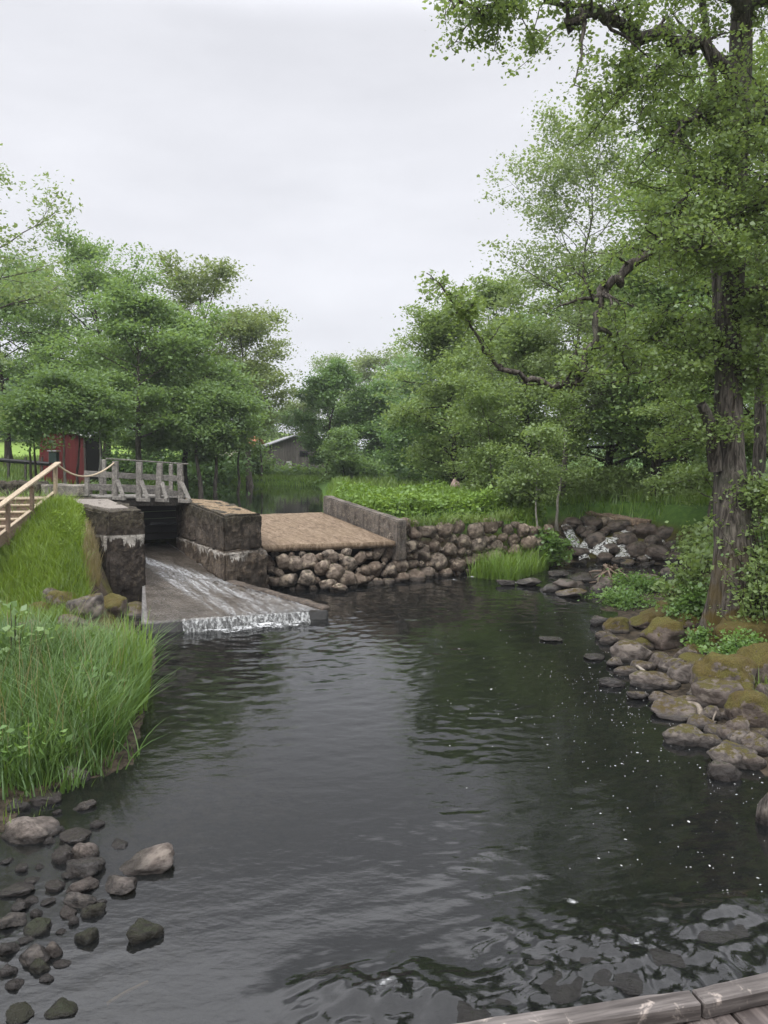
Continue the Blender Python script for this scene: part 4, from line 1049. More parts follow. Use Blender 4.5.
# ------------------------------------------------------------------ shrubs
def shrub(label, px, py, Yp, w, h, leaf='shrub', seed=0, per=18, size=.075, n=34, name='shrub', base_z=None, flat=.6):
    r = np.random.default_rng(seed+300)
    c = Wy(px, py, Yp); z0 = tz(c[0], Yp) if base_z is None else base_z
    root = empty(name, (c[0], Yp, z0-.05)); tag(root, label, 'shrub'); g = Geo(); cs = []
    for k in range(n):
        a = r.uniform(0, 6.28); q = r.uniform(.1, 1)
        d = np.array([math.cos(a)*q*w/2, math.sin(a)*q*w/2*.8, h*r.uniform(.45, 1.05)*(1-.45*q*q)])
        B = branch((d[0]*.15, d[1]*.15, 0), d, np.linalg.norm(d), 6, r, .08)
        g.add(*tube(B, np.linspace(.012, .004, 6), 4)); cs.append(B[-1:]); cs.append(B[2:5]+r.normal(size=(3, 3))*.06)
    V, Q = g.out(); npmesh('stem', V, Q, BARK['dark'], root, True)
    Cn = np.concatenate(cs); P, N, ti = cluster(Cn, .11*max(.7, w/1.6)*r.uniform(.6, 1.3, len(Cn)), per, flat, r, .7)
    P[:, 2] = np.maximum(P[:, 2], .02)
    leaves_obj('foliage', P, N, size, LEAF[leaf], r, root, ti, .75)
    return root
shrub('leafy shrub clinging to the front of the alder trunk, right of its bare flare', 770, 520, 12.6, 1.0, 2.1, 'shrub', 1, 14, .085, 28)
shrub('fresh green alder shoots left of the alder trunk, at head height', 694, 510, 14.4, 1.0, 1.7, 'alder', 2, 16, .09, 36)
shrub('low bright nettles at the foot of the alder, above the mossy boulders', 742, 640, 11.4, 1.1, .55, 'shrub', 3, 14, .07, 30)
shrub('bright feathery fern clump left of the alder trunk, over the stream edge', 695, 560, 14.0, .9, .75, 'shrub', 4, 20, .07, 30)
shrub('bush hanging over the right end of the cascade boulders', 706, 520, 21.5, 1.8, 1.3, 'alder', 5, 22, .11, 44)
shrub('round bush at the end of the dry stone wall, left of the cascade', 546, 540, 22.6, 1.3, 1.2, 'shrub', 6, 22, .10, 44)
shrub('pale green bush above the dry stone wall near the white-stemmed sapling', 520, 505, 23.6, 2.0, 1.5, 'alder', 7, 20, .11, 40)
shrub('small bush behind the leafy bank beside the pink boulder', 492, 488, 27, 2.4, 1.3, 'alder', 8, 20, .12, 36)
shrub('leafy bush behind the cascade ledge', 600, 500, 28.5, 3.4, 1.3, 'alder', 9, 22, .12, 44)
shrub('water mint and cress patch in the shallows beside the mossy stones', 625, 592, 16.8, 1.5, .35, 'shrub', 10, 14, .07, 34, base_z=.05)
shrub('second cress patch nearer the driftwood heap in the shallows', 640, 575, 18.6, 1.6, .4, 'shrub', 11, 14, .08, 30, base_z=.05)
shrub('low green plants between the moss boulders and the alder flare', 704, 615, 12.4, .5, .45, 'shrub', 12, 14, .065, 26)
shrub('bushy undergrowth on the pond shore below the left clump', 205, 480, 36, 4.5, 1.0, 'deep', 13, 24, .16, 50)
shrub('undergrowth in front of the grey barn', 285, 475, 52, 6.0, .6, 'elm', 14, 24, .2, 50)
shrub('bushes at the foot of the dark round-headed tree', 356, 478, 46, 4.5, 1.4, 'elm', 15, 24, .18, 50)
shrub('dark undergrowth to the right of the alder', 790, 560, 13.5, 2.4, 2.4, 'shrub', 16, 18, .10, 50)
shrub('yellow-flecked rose bush left of the barn', 256, 460, 58, 2.2, 1.6, 'olive', 17, 22, .2, 40)
shrub('leafy bush on the far pond shore between the left clump and the barn', 247, 478, 50, 4.0, 2.2, 'elm', 22, 24, .19, 50)
shrub('dark thicket under the left clump, behind the left half of the footbridge', 138, 478, 42, 6.5, 2.4, 'deep', 23, 26, .2, 60)
shrub('dark thicket under the left clump, above the wide concrete pier', 205, 478, 44, 6.5, 2.2, 'deep', 24, 26, .2, 60)
shrub('tall leafy shoots at the right edge beside the alder trunk', 778, 520, 12.2, 1.2, 3.4, 'alder', 25, 15, .08, 46)
shrub('leafy suckers on the right side of the alder trunk, above the moss hummock', 752, 560, 12.15, .55, 1.7, 'alder', 26, 13, .075, 20)
shrub('thin sapling with a dark stem at the left edge in front of the grass slope', 8, 560, 9.5, .7, 1.35, 'elm', 18, 6, .09, 12)
shrub('undergrowth along the back of the mossy slope behind the alder', 760, 500, 18, 3.4, 1.8, 'alder', 19, 24, .12, 56)
shrub('leafy brush by the right end of the red shed', 120, 480, 33, 3.0, 1.1, 'elm', 20, 22, .15, 40)
shrub('thicket in the grass beyond the cascade, in front of the forked trunk', 640, 485, 30, 5, 1.2, 'alder', 21, 24, .14, 56)

# ------------------------------------------------------------------ grass and ground cover
def blades(name, P, h, w, lean, mat, r, label, segs=3, bend=.5):
    """curved blades rooted at P"""
    n = len(P); H = h if np.ndim(h) else np.full(n, h); H = H*r.uniform(.4, 1.2, n)*np.clip(1+.28*fbm2(P[:, 0], P[:, 1], 1.6, 3, 19), .5, 1.5)
    a = r.uniform(0, 2*np.pi, n); d = np.stack([np.cos(a), np.sin(a), np.zeros(n)], 1)
    d = d*(lean*r.uniform(.1, 1, n))[:, None]
    s = np.stack([-np.sin(a+r.normal(0, .8, n)), np.cos(a), np.zeros(n)], 1)
    rows = []
    for k in range(segs+1):
        f = k/segs
        c = P+d*(H*(f*.35+f*f*bend*1.3))[:, None]+np.array([0, 0, 1.])*(H*(f-.28*bend*f**3*lean))[:, None]
        ww = (w*(1-f**1.6)*.5+.0006)
        rows += [c-s*ww, c+s*ww]
    V = np.stack(rows, 1); m = 2*(segs+1)
    Q = np.concatenate([np.arange(n)[:, None]*m+np.array([2*k, 2*k+1, 2*k+3, 2*k+2])[None] for k in range(segs)])
    ti = np.clip(.5+.5*fbm2(P[:, 0], P[:, 1], 1.3, 3, 5)+r.normal(0, .22, n), 0, 1)
    return tag(npmesh(name, V.reshape(-1, 3), Q, mat, attrs={'tint': np.repeat(ti, m)}), label, 'grass', kind='stuff')
def scatter(poly, n, r, zmin=-9, dens=None, sd_min=None):
    poly = np.array(poly, float); lo, hi = poly.min(0), poly.max(0)
    p = r.uniform(lo, hi, (n*6, 2)); p = p[sdist(poly, p[:, 0], p[:, 1]) < 0]
    if dens is not None: p = p[r.uniform(0, 1, len(p)) < dens(p)]
    p = p[:n]; z = terrain(p[:, 0], p[:, 1]); P = np.concatenate([p, z[:, None]], 1)
    return P[P[:, 2] > zmin]
rg = np.random.default_rng(77)
reed_poly = [(-3.2, 7.7), (-3.0, 8.3), (-3.2, 9.4), (-3.55, 10.6), (-3.7, 11.0), (-5.2, 10.9), (-6.6, 10.6), (-6.8, 9), (-5.6, 7.4), (-3.6, 7.3)]
P = scatter(reed_poly, 16000, rg)
h = .55+.22*sstep(7.3, 9.3, P[:, 1])*(1-.35*sstep(-4.6, -6.5, P[:, 0]))
blades('reeds', P, h*1.08, .015, .85, GRASS['reed'], rg, 'tall green reeds and sedge along the near left shore', 4, .6)
P = scatter([(-3.1, 9.6), (-3.5, 11.0), (-3.75, 11.9), (-4.2, 12.0), (-4.0, 10.8), (-3.6, 9.4)], 500, rg)
blades('reeds', P, .72, .032, .35, GRASS['bank'], rg, 'broad iris leaves at the corner of the reed bed by the chute', 4, .35)
P = scatter(reed_poly, 420, rg); blades('dry_stalks', P, 1.0, .009, .5, GRASS['straw'], rg, 'dry straw-coloured stalks standing among the green reeds', 4, .4)
P = scatter(reed_poly, 2200, rg, -9, lambda p: .02+.98*(fbm2(p[:, 0], p[:, 1], 1.1, 2, 33) > .25)); P[:, 2] += rg.uniform(.15, .62, len(P))
tag(leaves_obj('weeds', P, up_normals(len(P), rg, .9), .085, LEAF['shrub'], rg, wid=.5), 'broad-leaved weeds mixed into the reed bed', 'weeds', kind='stuff')
slope = [(-5.5, 14.0), (-6.2, 15.4), (-6.75, 16.5), (-7.2, 17.4), (-7.75, 17.5), (-8.0, 15.8), (-8.6, 13.6), (-6.5, 13.4)]
P = scatter([(-3.6, 10.8), (-4.0, 12.0), (-5.6, 12.9), (-8.2, 13.8), (-8.4, 10.6)], 5000, rg); blades('grass', P, .22, .014, .7, GRASS['reed'], rg, 'lower grass and weeds between the reeds and the foot of the slope', 3, .6)
P = scatter(slope, 16000, rg); blades('grass', P, .33, .014, .7, GRASS['lush'], rg, 'bright grass covering the slope between stairs and pier', 3, .7)
P = scatter([(-6.2, 15.8), (-6.55, 16.6), (-7.3, 17.8), (-8.0, 17.5), (-7.6, 16.0), (-6.8, 15.4)], 9000, rg); P[:, 2] += .04+.34*rg.uniform(0, 1, len(P))*sstep(0, .55, -sdist(np.array([(-6.2, 15.8), (-6.55, 16.6), (-7.3, 17.8), (-8.0, 17.5), (-7.6, 16.0), (-6.8, 15.4)]), P[:, 0], P[:, 1]))*np.clip(.7+.8*fbm2(P[:, 0], P[:, 1], 2.2, 2, 81), .1, 1.4)
tag(leaves_obj('ground_cover', P, up_normals(len(P), rg, .8), .055, GRASS['lush'], rg, wid=.6), 'bright ferny ground cover at the top of the slope by the stairs', 'plants', kind='stuff')
P = scatter([(-5.75, 15.0), (-6.2, 16.3), (-6.6, 17.0), (-6.75, 17.1), (-6.3, 15.6), (-5.9, 14.8)], 1500, rg); blades('dry_grass', P, .3, .012, .45, GRASS['straw'], rg, 'straw-coloured dry grass against the side of the dark pier', 3, .5)
P = scatter([(-8.5, 13), (-8.2, 17), (-8.6, 20), (-14, 20), (-12, 12)], 5000, rg); blades('grass', P, .4, .018, .6, GRASS['meadow'], rg, 'meadow grass to the left of the stairs', 3, .6)
P = scatter([(-3.0, 7.45), (-2.75, 7.9), (-2.75, 8.4), (-3.5, 7.6), (-4.4, 7.1), (-5.2, 6.4), (-4.6, 6.2), (-3.6, 6.9)], 900, rg, -.05, lambda p: .08+.92*(fbm2(p[:, 0], p[:, 1], 2.2, 2, 14) > .1)); P[:, 2] = np.maximum(P[:, 2], 0)
blades('reeds', P, .42, .013, .9, GRASS['reed'], rg, 'loose tufts of sedge drooping over the stones at the front of the reed bed', 4, .6)
# leafy bank in the middle
bank = [(.6, 20.5), (1.2, 20.9), (2.0, 21.5), (2.9, 22.0), (3.8, 22.7), (4.6, 22.9), (5.3, 23.6), (5.2, 27), (2, 28.5), (-1.6, 28), (-1.6, 24.0)]
P = scatter(bank, 15000, rg, 1.2); P[:, 2] += rg.uniform(.05, .42, len(P))*np.clip(1+.75*fbm2(P[:, 0], P[:, 1], 1.1, 3, 8), .2, 2)
tag(leaves_obj('ground_cover', P, up_normals(len(P), rg, .55), .15, GRASS['bank'], rg, tint=np.clip(.5+.45*fbm2(P[:, 0], P[:, 1], .8, 3, 9)+rg.normal(0, .2, len(P)), 0, 1)), 'lush bright nettles and goutweed covering the bank above the stone wall', 'plants', kind='stuff')
P = scatter(bank, 6000, rg, 1.2); blades('grass', P, .5, .022, .5, GRASS['bank'], rg, 'tall grass mixed into the leafy bank', 3, .5)
P = scatter([(.5, 20.05), (1.2, 20.6), (2.0, 21.1), (3.0, 21.7), (3.9, 22.3), (3.8, 22.8), (2.0, 21.7), (.7, 20.8)], 900, rg); P[:, 2] = np.maximum(P[:, 2], 1.45); blades('grass', P, .4, .016, .9, GRASS['meadow'], rg, 'grass hanging over the top of the dry stone wall', 3, .9)
# sedge island below the wall
isl = np.array([Wz(468, 577, 0)[:2], Wz(510, 583, 0)[:2], Wz(548, 570, 0)[:2], Wz(555, 560, 0)[:2], Wz(500, 565, 0)[:2]])
P = scatter(isl, 2600, rg); P[:, 2] = np.maximum(P[:, 2], .0); blades('sedge', P, .72, .02, .6, GRASS['bank'], rg, 'bright sedge clump in the shallows below the dry stone wall', 4, .6)
# far banks and woodland floor
P = scatter([(-14, 22), (-9.6, 23.5), (-12.3, 28), (-12.5, 36), (-11.4, 43.5), (-8, 47.5), (-4, 46), (-3, 47), (-3, 58), (-22, 58), (-30, 36), (-24, 22)], 22000, rg); blades('grass', P, .36, .05, .6, GRASS['meadow'], rg, 'rough grass round the far side of the mill pond', 2, .5)
P = scatter([(-1.9, 28), (5.2, 27), (9, 27), (16, 22), (26, 34), (20, 56), (-2.5, 56), (-2.6, 34)], 22000, rg); blades('grass', P, .5, .05, .6, GRASS['meadow'], rg, 'shaded woodland grass behind the leafy bank and the cascade', 2, .5)
P = scatter([(-10.8, 43), (-8, 46.6), (-3.8, 45.4), (-3, 49), (-9, 51), (-13, 44), (-12.6, 34), (-12, 34)], 9000, rg); blades('grass', P, .32, .05, .6, GRASS['bank'], rg, 'tall bright grass fringing the far end of the mill pond', 2, .5)
P = scatter([(-1.9, 23.8), (-1.2, 23.2), (-1.2, 28), (-2.2, 45), (-2.9, 45), (-2.5, 33), (-2.1, 27)], 3500, rg); blades('grass', P, .45, .03, .6, GRASS['bank'], rg, 'grass fringe along the right shore of the mill pond', 2, .5)
P = scatter([(6.2, 26.6), (10, 25.8), (14, 22), (20, 30), (8, 34), (5.6, 28)], 9000, rg); blades('grass', P, .5, .03, .6, GRASS['bank'], rg, 'bright tall grass behind the cascade ledge', 3, .5)
P = scatter([(5.6, 10.5), (5.2, 12), (5.4, 14.2), (6.2, 17.5), (9.5, 21), (14, 20), (12, 10)], 6000, rg, .3, lambda p: .12+.88*(fbm2(p[:, 0], p[:, 1], .8, 2, 4) > .05)); blades('grass', P, .3, .016, .8, GRASS['meadow'], rg, 'patchy grass on the mossy right bank', 3, .7)
P = scatter([(4.7, 2), (4.3, 5), (4.5, 7), (4.8, 9.2), (5.4, 10.8), (13, 11), (12, 2)], 9000, rg, .05, lambda p: .25+.75*(fbm2(p[:, 0], p[:, 1], .9, 2, 6) > -.1)); blades('grass', P, .34, .016, .8, GRASS['meadow'], rg, 'grass on the near right bank beside the deck', 3, .7)
P = scatter([(-3.7, 1.5), (-3.7, 4.6), (-4.3, 6.0), (-5.4, 7.2), (-6.9, 8.6), (-12, 9), (-11, 1.5)], 8000, rg, .02); blades('grass', P, .4, .015, .8, GRASS['reed'], rg, 'grass on the near left bank below the reeds', 3, .7)
P = scatter([(-3.6, 5.4), (-3.1, 7.4), (-3.4, 8), (-5, 7.5), (-5.6, 5)], 260, rg); blades('weeds', P, .22, .012, .5, GRASS['meadow'], rg, 'small weeds among the left shore stones', 3, .5)

# ------------------------------------------------------------------ right bank boulders
def place_rock(px, bot, w, h, mat, label, group=None, small=False, sink=.25, depth=.8, tilt=.2, name='rock', cat='rock', rz=None, seed=None):
    """a rock whose foot is at (px, bot) and which shows w x h pixels"""
    p = ground(px, bot); d = p[1]/math.cos(0)
    W = w/FPX*np.linalg.norm(p-C0)*.5; Hh = h/FPX*np.linalg.norm(p-C0)*.56
    z = max(p[2], -.02)+Hh*(1-sink)*.55
    o = rock(name, (p[0], p[1]+W*depth*.7, z), (W, W*depth, Hh), ROCK[mat], rng.uniform(-.4, .4) if rz is None else rz, tilt, None, small, seed)
    return tag(o, label, cat, group)
big = [
 (671, 650, 46, 36, 'moss', 'rounded olive-brown moss boulder in front of the alder shoots'),
 (735, 696, 60, 42, 'moss', 'broadest boulder of the right bank, half moss and half bare grey-brown stone'),
 (764, 684, 40, 44, 'moss', 'tall moss boulder at the right edge behind the broadest one'),
 (634, 662, 40, 24, 'bank', 'angular brown boulder at the waterline below the round moss boulder'),
 (620, 634, 28, 18, 'moss', 'small yellow-moss boulder at the head of the right bank'),
 (648, 630, 30, 18, 'moss', 'flat yellow-moss boulder left of the alder foot'),
 (700, 668, 34, 16, 'moss', 'low moss-topped stone between the round moss boulder and the broadest one'),
 (655, 688, 38, 17, 'bank', 'grey flat stone beside the white driftwood stick'),
 (690, 683, 34, 22, 'bank', 'brown boulder behind the curved driftwood branch'),
 (681, 719, 46, 19, 'bank', 'long wet grey stone under the curved driftwood branch'),
 (727, 708, 46, 30, 'bank', 'dark brown split boulder right of the curved driftwood branch'),
 (757, 728, 44, 36, 'moss', 'large boulder with a moss cap near the right edge, above the waterline stones'),
 (688, 745, 36, 17, 'bank', 'pale grey pointed stone in the water below the curved driftwood'),
 (712, 748, 22, 14, 'bank', 'small brown stone beside the pale pointed one'),
 (738, 768, 42, 24, 'bank', 'smooth grey oval stone at the right waterline'),
 (728, 780, 30, 18, 'slick', 'wet round stone with a foam rim, lowest of the right bank'),
 (740, 742, 36, 22, 'bank', 'flat reddish stone above the smooth oval stone'),
 (762, 756, 26, 24, 'bank', 'dark square stone at the right edge above the water'),
 (768, 826, 16, 36, 'bank', 'tall brown stone standing in the water at the right edge'),
 (765, 706, 18, 26, 'bank', 'upright pale stone at the right edge beside the broadest boulder'),
 (748, 705, 24, 24, 'moss', 'mossy stone wedged right of the broadest boulder'),
 (595, 660, 22, 6, 'slick', 'flat dark stone awash off the right bank'),
 (552, 642, 24, 5, 'slick', 'flat stone barely breaking the surface in the middle of the pool'),
 (614, 687, 26, 9, 'slick', 'low wet slab with a foam edge left of the bank stones'),
 (600, 626, 22, 11, 'slick', 'dark stone at the mouth of the cascade stream, nearest the mossy bank'),
]
for a in big: place_rock(a[0], a[1], a[2], a[3], a[4], a[5])
rb = np.random.default_rng(12)
sm_pts = [(612, 645, 20, 10), (628, 650, 16, 10), (645, 672, 22, 12), (662, 668, 22, 14), (676, 672, 24, 14), (640, 700, 20, 9), (668, 706, 26, 12), (700, 700, 22, 12), (712, 690, 20, 12), (704, 730, 26, 12), (720, 738, 22, 12), (716, 722, 22, 14), (735, 722, 20, 14), (745, 748, 22, 14),
          (672, 690, 20, 10), (690, 708, 20, 10), (756, 770, 20, 14), (765, 742, 18, 12), (650, 650, 20, 12), (618, 668, 18, 10), (698, 655, 20, 12), (722, 664, 22, 12), (660, 640, 20, 12), (700, 640, 18, 10), (628, 676, 20, 8), (606, 640, 16, 8), (712, 672, 20, 14), (690, 660, 22, 14)]
for k, (px, b, w, h) in enumerate(sm_pts):
    place_rock(px, b, w*1.1, h*1.1, 'moss' if b < 660 and px > 640 else 'bank', 'small rubble stone packed between the larger boulders of the right bank', 'rubble between the right bank boulders', True)
for px, b, w, h, lab in ((676, 612, 30, 14, 'long orange-moss stone on the stream side left of the alder'), (690, 596, 30, 12, 'orange-moss ledge stone beside the shallows'), (664, 622, 36, 16, 'broad orange-moss boulder below the cress patch'), (700, 590, 24, 18, 'bare brown stone among the ferns by the alder'),
                         (690, 628, 30, 16, 'moss hummock stone at the left foot of the alder flare')):
    place_rock(px, b, w, h, 'moss', lab)
for px, b, w, h, lab in ((754, 652, 54, 46, 'great orange-brown moss hummock against the right side of the alder foot'), (726, 650, 30, 22, 'moss-covered root lump in front of the alder flare')):
    place_rock(px, b, w, h, 'hump', lab)
# driftwood
dw = Geo()
P = spline([Wy(668, 708, 9.9)+[0, 0, .02], Wy(684, 704, 9.75), Wy(697, 706, 9.6), Wy(703, 718, 9.4), Wy(716, 724, 9.2)], 24)
dw.add(*tube(P, np.concatenate([np.linspace(.022, .045, 14), np.linspace(.045, .03, 10)]), 9)); dw.add(*tube(spline([Wy(716, 712, 9.35), Wy(713, 723, 9.2), Wy(722, 738, 8.9)], 8), np.linspace(.015, .008, 8), 5))
V, Q = dw.out(); tag(npmesh('driftwood', V, Q, wood_mat('drift_pale', (.11, .09, .07), (.25, .215, .175)), smooth=True), 'curved pale driftwood branch lying over the right bank stones', 'driftwood')
V, Q = tube(spline([Wy(637, 666, 11.3), Wy(645, 672, 11.0), Wy(653, 680, 10.8)], 8), np.linspace(.022, .03, 8), 7)
tag(npmesh('driftwood', V, Q, wood_mat('drift_white', (.17, .145, .115), (.31, .275, .23)), smooth=True), 'short whitish driftwood stick among the stones, left of the curved branch', 'driftwood')

# ------------------------------------------------------------------ cascade
fall = [(572, 528, 26, 14), (595, 527, 22, 14), (620, 530, 26, 16), (648, 536, 30, 18), (668, 540, 28, 20), (690, 548, 26, 22), (598, 547, 24, 20), (612, 552, 20, 12), (630, 545, 22, 16), (640, 556, 24, 18), (662, 560, 30, 20), (682, 566, 26, 18), (580, 556, 22, 14), (605, 562, 22, 12), (622, 566, 26, 10), (645, 570, 22, 10), (590, 540, 18, 14), (655, 548, 22, 16), (700, 560, 22, 22), (676, 552, 22, 16), (635, 534, 18, 12), (607, 533, 16, 10), (583, 533, 16, 10), (692, 575, 24, 14), (660, 575, 30, 10), (600, 575, 26, 10), (572, 572, 24, 10), (562, 548, 20, 16)]
for k, (px, b, w, h) in enumerate(fall):
    r_ = ray(px, b); f = np.clip((566-b)/42, 0, 1); p = C0+r_*((23.2+f*3.0-.2)/r_[1])
    W, Hh = w/FPX*p[1]*.46, h/FPX*p[1]*.5
    tag(rock('rock', (p[0], p[1]+W*.5, p[2]+Hh*.45), (W, W*.8, Hh), ROCK['fall'], rb.uniform(-.5, .5), .3, None, True), 'wet blackish boulder jumbled in the stepped cascade', 'rock', 'boulders of the cascade')
for px, b, w, h, m_, lab in ((571, 592, 36, 18, 'slick', 'large tan-topped boulder in the stream mouth, left of the driftwood heap'), (573, 598, 32, 10, 'bank', 'flat pale slab just in front of the tan-topped boulder'), (605, 594, 28, 14, 'slick', 'dark rounded boulder in the stream mouth, right of the pale slab'), (530, 587, 26, 10, 'slick', 'low dark boulder right of the little white riffle'),
                             (552, 592, 24, 10, 'slick', 'greenish stone in front of the sedge clump'), (590, 582, 40, 10, 'fall', 'long dark flat rock between the cascade and the driftwood heap'), (628, 597, 24, 10, 'slick', 'dark stone in the shallows in front of the cress'), (640, 590, 22, 10, 'bank', 'brown stone beside the cress patch'), (676, 582, 26, 16, 'fall', 'dark stone under the fern clump by the stream'), (508, 586, 20, 8, 'slick', 'dark stone at the foot of the sedge clump'), (560, 577, 22, 8, 'fall', 'low black stone behind the sedge clump'), (650, 583, 26, 10, 'bank', 'reddish flat stone behind the cress patch')):
    place_rock(px, b, w, h, m_, lab)
for k in range(34):
    px, b = rb.uniform(566, 695), rb.uniform(527, 574); f = np.clip((566-b)/42, 0, 1); p = C0+ray(px, b)*((23.2+f*3.0-.35)/ray(px, b)[1])
    W = rb.uniform(.10, .22)
    tag(rock('rock', (p[0], p[1], p[2]+W*.2), (W*1.2, W, W*.75), ROCK['fall' if k % 3 else 'bank'], None, .4, None, True), 'small stone wedged between the boulders of the stepped cascade', 'rock', 'small stones of the cascade')
# ledge timber on top of the cascade
bm = bmesh.new(); bar_bm(bm, Wy(583, 515, 27.0), Wy(650, 524, 25.6), .5, .28, bev=.04); rough(bm, .14, .06, 12, 3, 0)
tag(bmobj('ledge_wall', bm, concrete_mat('ledge_brown', (.10, .07, .05), (.24, .185, .14), None)), 'long brown stone ledge across the head of the cascade', 'wall')
for k, (px, b, w, h) in enumerate([(590, 526, 18, 12), (606, 527, 18, 12), (622, 529, 16, 12), (637, 532, 18, 13), (652, 536, 20, 14), (668, 535, 22, 18)]):
    p = Wy(px, b, 26.2); tag(rock('rock', (p[0], p[1], p[2]+.12), (w/FPX*26*.55, .35, h/FPX*26*.6), ROCK['wall' if k in (1,) else 'fall'], 0, .3, None, True), 'dark stone packed under the brown ledge at the head of the cascade', 'rock', 'stones under the cascade ledge')
# driftwood heap
hp = Geo(); c = ground(612, 585)
for k in range(26):
    a = rb.uniform(0, 6.28); q = rb.uniform(.3, .75)
    p0 = np.array([c[0]+rb.normal()*.12, c[1]+rb.normal()*.12, .45+rb.uniform(-.1, .1)]); p1 = np.array([c[0]+math.cos(a)*q*1.1, c[1]+math.sin(a)*q, .0])
    hp.add(*tube(spline([p0, (p0+p1)/2+rb.normal(size=3)*.1, p1], 7), np.linspace(.03, .012, 7), 5))
V, Q = hp.out(); tag(npmesh('root_stump', V, Q, wood_mat('stump_brown', (.12, .085, .06), (.26, .2, .15)), smooth=True), 'tangled brown root stump stranded in the stream mouth below the cascade', 'stump')
rock_c = rock('rock', (c[0], c[1]+.1, .1), (.42, .35, .28), ROCK['bank'], 0, .2); tag(rock_c, 'brown boulder holding the tangled root stump', 'rock')
def fallsheet(pts, w0, w1, label, seed, thr=.36):
    P = spline(pts, 22)+np.array([0, -.06, .10]); n = 12
    d = np.gradient(P, axis=0); s = np.cross(d, [0, 0, 1]); s /= np.linalg.norm(s, axis=1)[:, None]
    s[:, 2] = 0
    wd = np.linspace(w0, w1, 22)[:, None, None]; a = np.linspace(-1, 1, n)[None, :, None]
    V = P[:, None]+s[:, None]*a*wd*.5; V[..., 2] += .06*(1-a[..., 0]**2)
    V = V.reshape(-1, 3); V += .03*np.stack([fbm(V*5, 2, seed+q) for q in range(3)], 1)
    i = np.arange(21)[:, None]*n; j = np.arange(n-1)[None]
    Qf = np.stack([i+j, i+j+1, i+n+j+1, i+n+j], -1).reshape(-1, 4)
    return tag(npmesh('waterfall', V, Qf, white_mat('fall_white', thr, 12, 12, 3.5, (.57, .58, .57), soft=.3), smooth=True), label, 'waterfall', kind='structure')
fallsheet([Wy(566, 529, 25.7), Wy(571, 540, 25.0), Wy(577, 549, 24.4), Wy(590, 554, 24.0), Wy(602, 558, 23.6)], .36, .3, 'left white fall of the cascade', 1)
fallsheet([Wy(628, 533, 25.6), Wy(617, 541, 25.0), Wy(606, 543, 24.5), Wy(600, 554, 24.0), Wy(604, 560, 23.6)], .45, .5, 'middle white fall of the cascade', 2)
fallsheet([Wy(617, 541, 25.0), Wy(624, 553, 24.3), Wy(622, 560, 23.7), Wy(634, 564, 23.4)], .4, .5, 'lower middle white fall of the cascade', 4)
fallsheet([Wy(646, 547, 24.6), Wy(649, 553, 24.1), Wy(645, 562, 23.6)], .32, .3, 'right white fall of the cascade', 3)
fallsheet([Wy(652, 536, 25.3), Wy(660, 545, 24.8), Wy(655, 556, 24.0), Wy(668, 566, 23.4)], .25, .3, 'thin white rivulet at the right end of the cascade', 6)
fallsheet([Wy(586, 530, 25.8), Wy(588, 541, 25.1), Wy(582, 552, 24.2), Wy(584, 563, 23.5)], .22, .35, 'thin white rivulet beside the left white fall', 7)
fallsheet([Wy(619, 530, 26.0), Wy(621, 534, 25.7), Wy(620, 540, 25.2)], .25, .35, 'top trickle of the cascade under the ledge', 5)
for k, (px, py, a, b, th, lab) in enumerate([(523, 584, .85, .28, .43, 'little white riffle beside the sedge clump'), (600, 566, 1.3, .5, .47, 'white froth under the cascade'), (455, 581, 1.0, .22, .47, 'foam line along the foot of the dry stone wall'), (625, 600, 1.4, .5, .54, 'streaks of foam in the shallows'), (478, 578, .7, .2, .45, 'white ripple at the corner of the dry stone wall')]):
    c = Wz(px, py, 0); foam_patch('foam', c, a, b, .1, th, lab, 20+k, .03)

for k, (px, py, a, b, th, lab) in enumerate([(575, 905, .30, .07, .45, 'thin curl of foam above the sunken boulders'), (388, 996, .16, .10, .47, 'small froth patch where the current breaks near the deck'), (640, 955, .22, .10, .48, 'froth streak between the sunken boulders')]):
    c = Wz(px, py, 0); foam_patch('foam', c, a, b, -.5, th, lab, 40+k, .01)
# pink boulders on the bank
def lone(px, py, yy, w, h, mat, lab):
    p = Wy(px, py, yy); tag(rock('rock', tuple(p), (w, w*.8, h), ROCK[mat], .3, .12), lab, 'boulder')
lone(455.5, 489, 29, .30, .36, 'pink', 'pinkish standing boulder on the leafy bank')
lone(438, 492, 29.5, .26, .16, 'pink', 'low pinkish boulder left of the standing one')

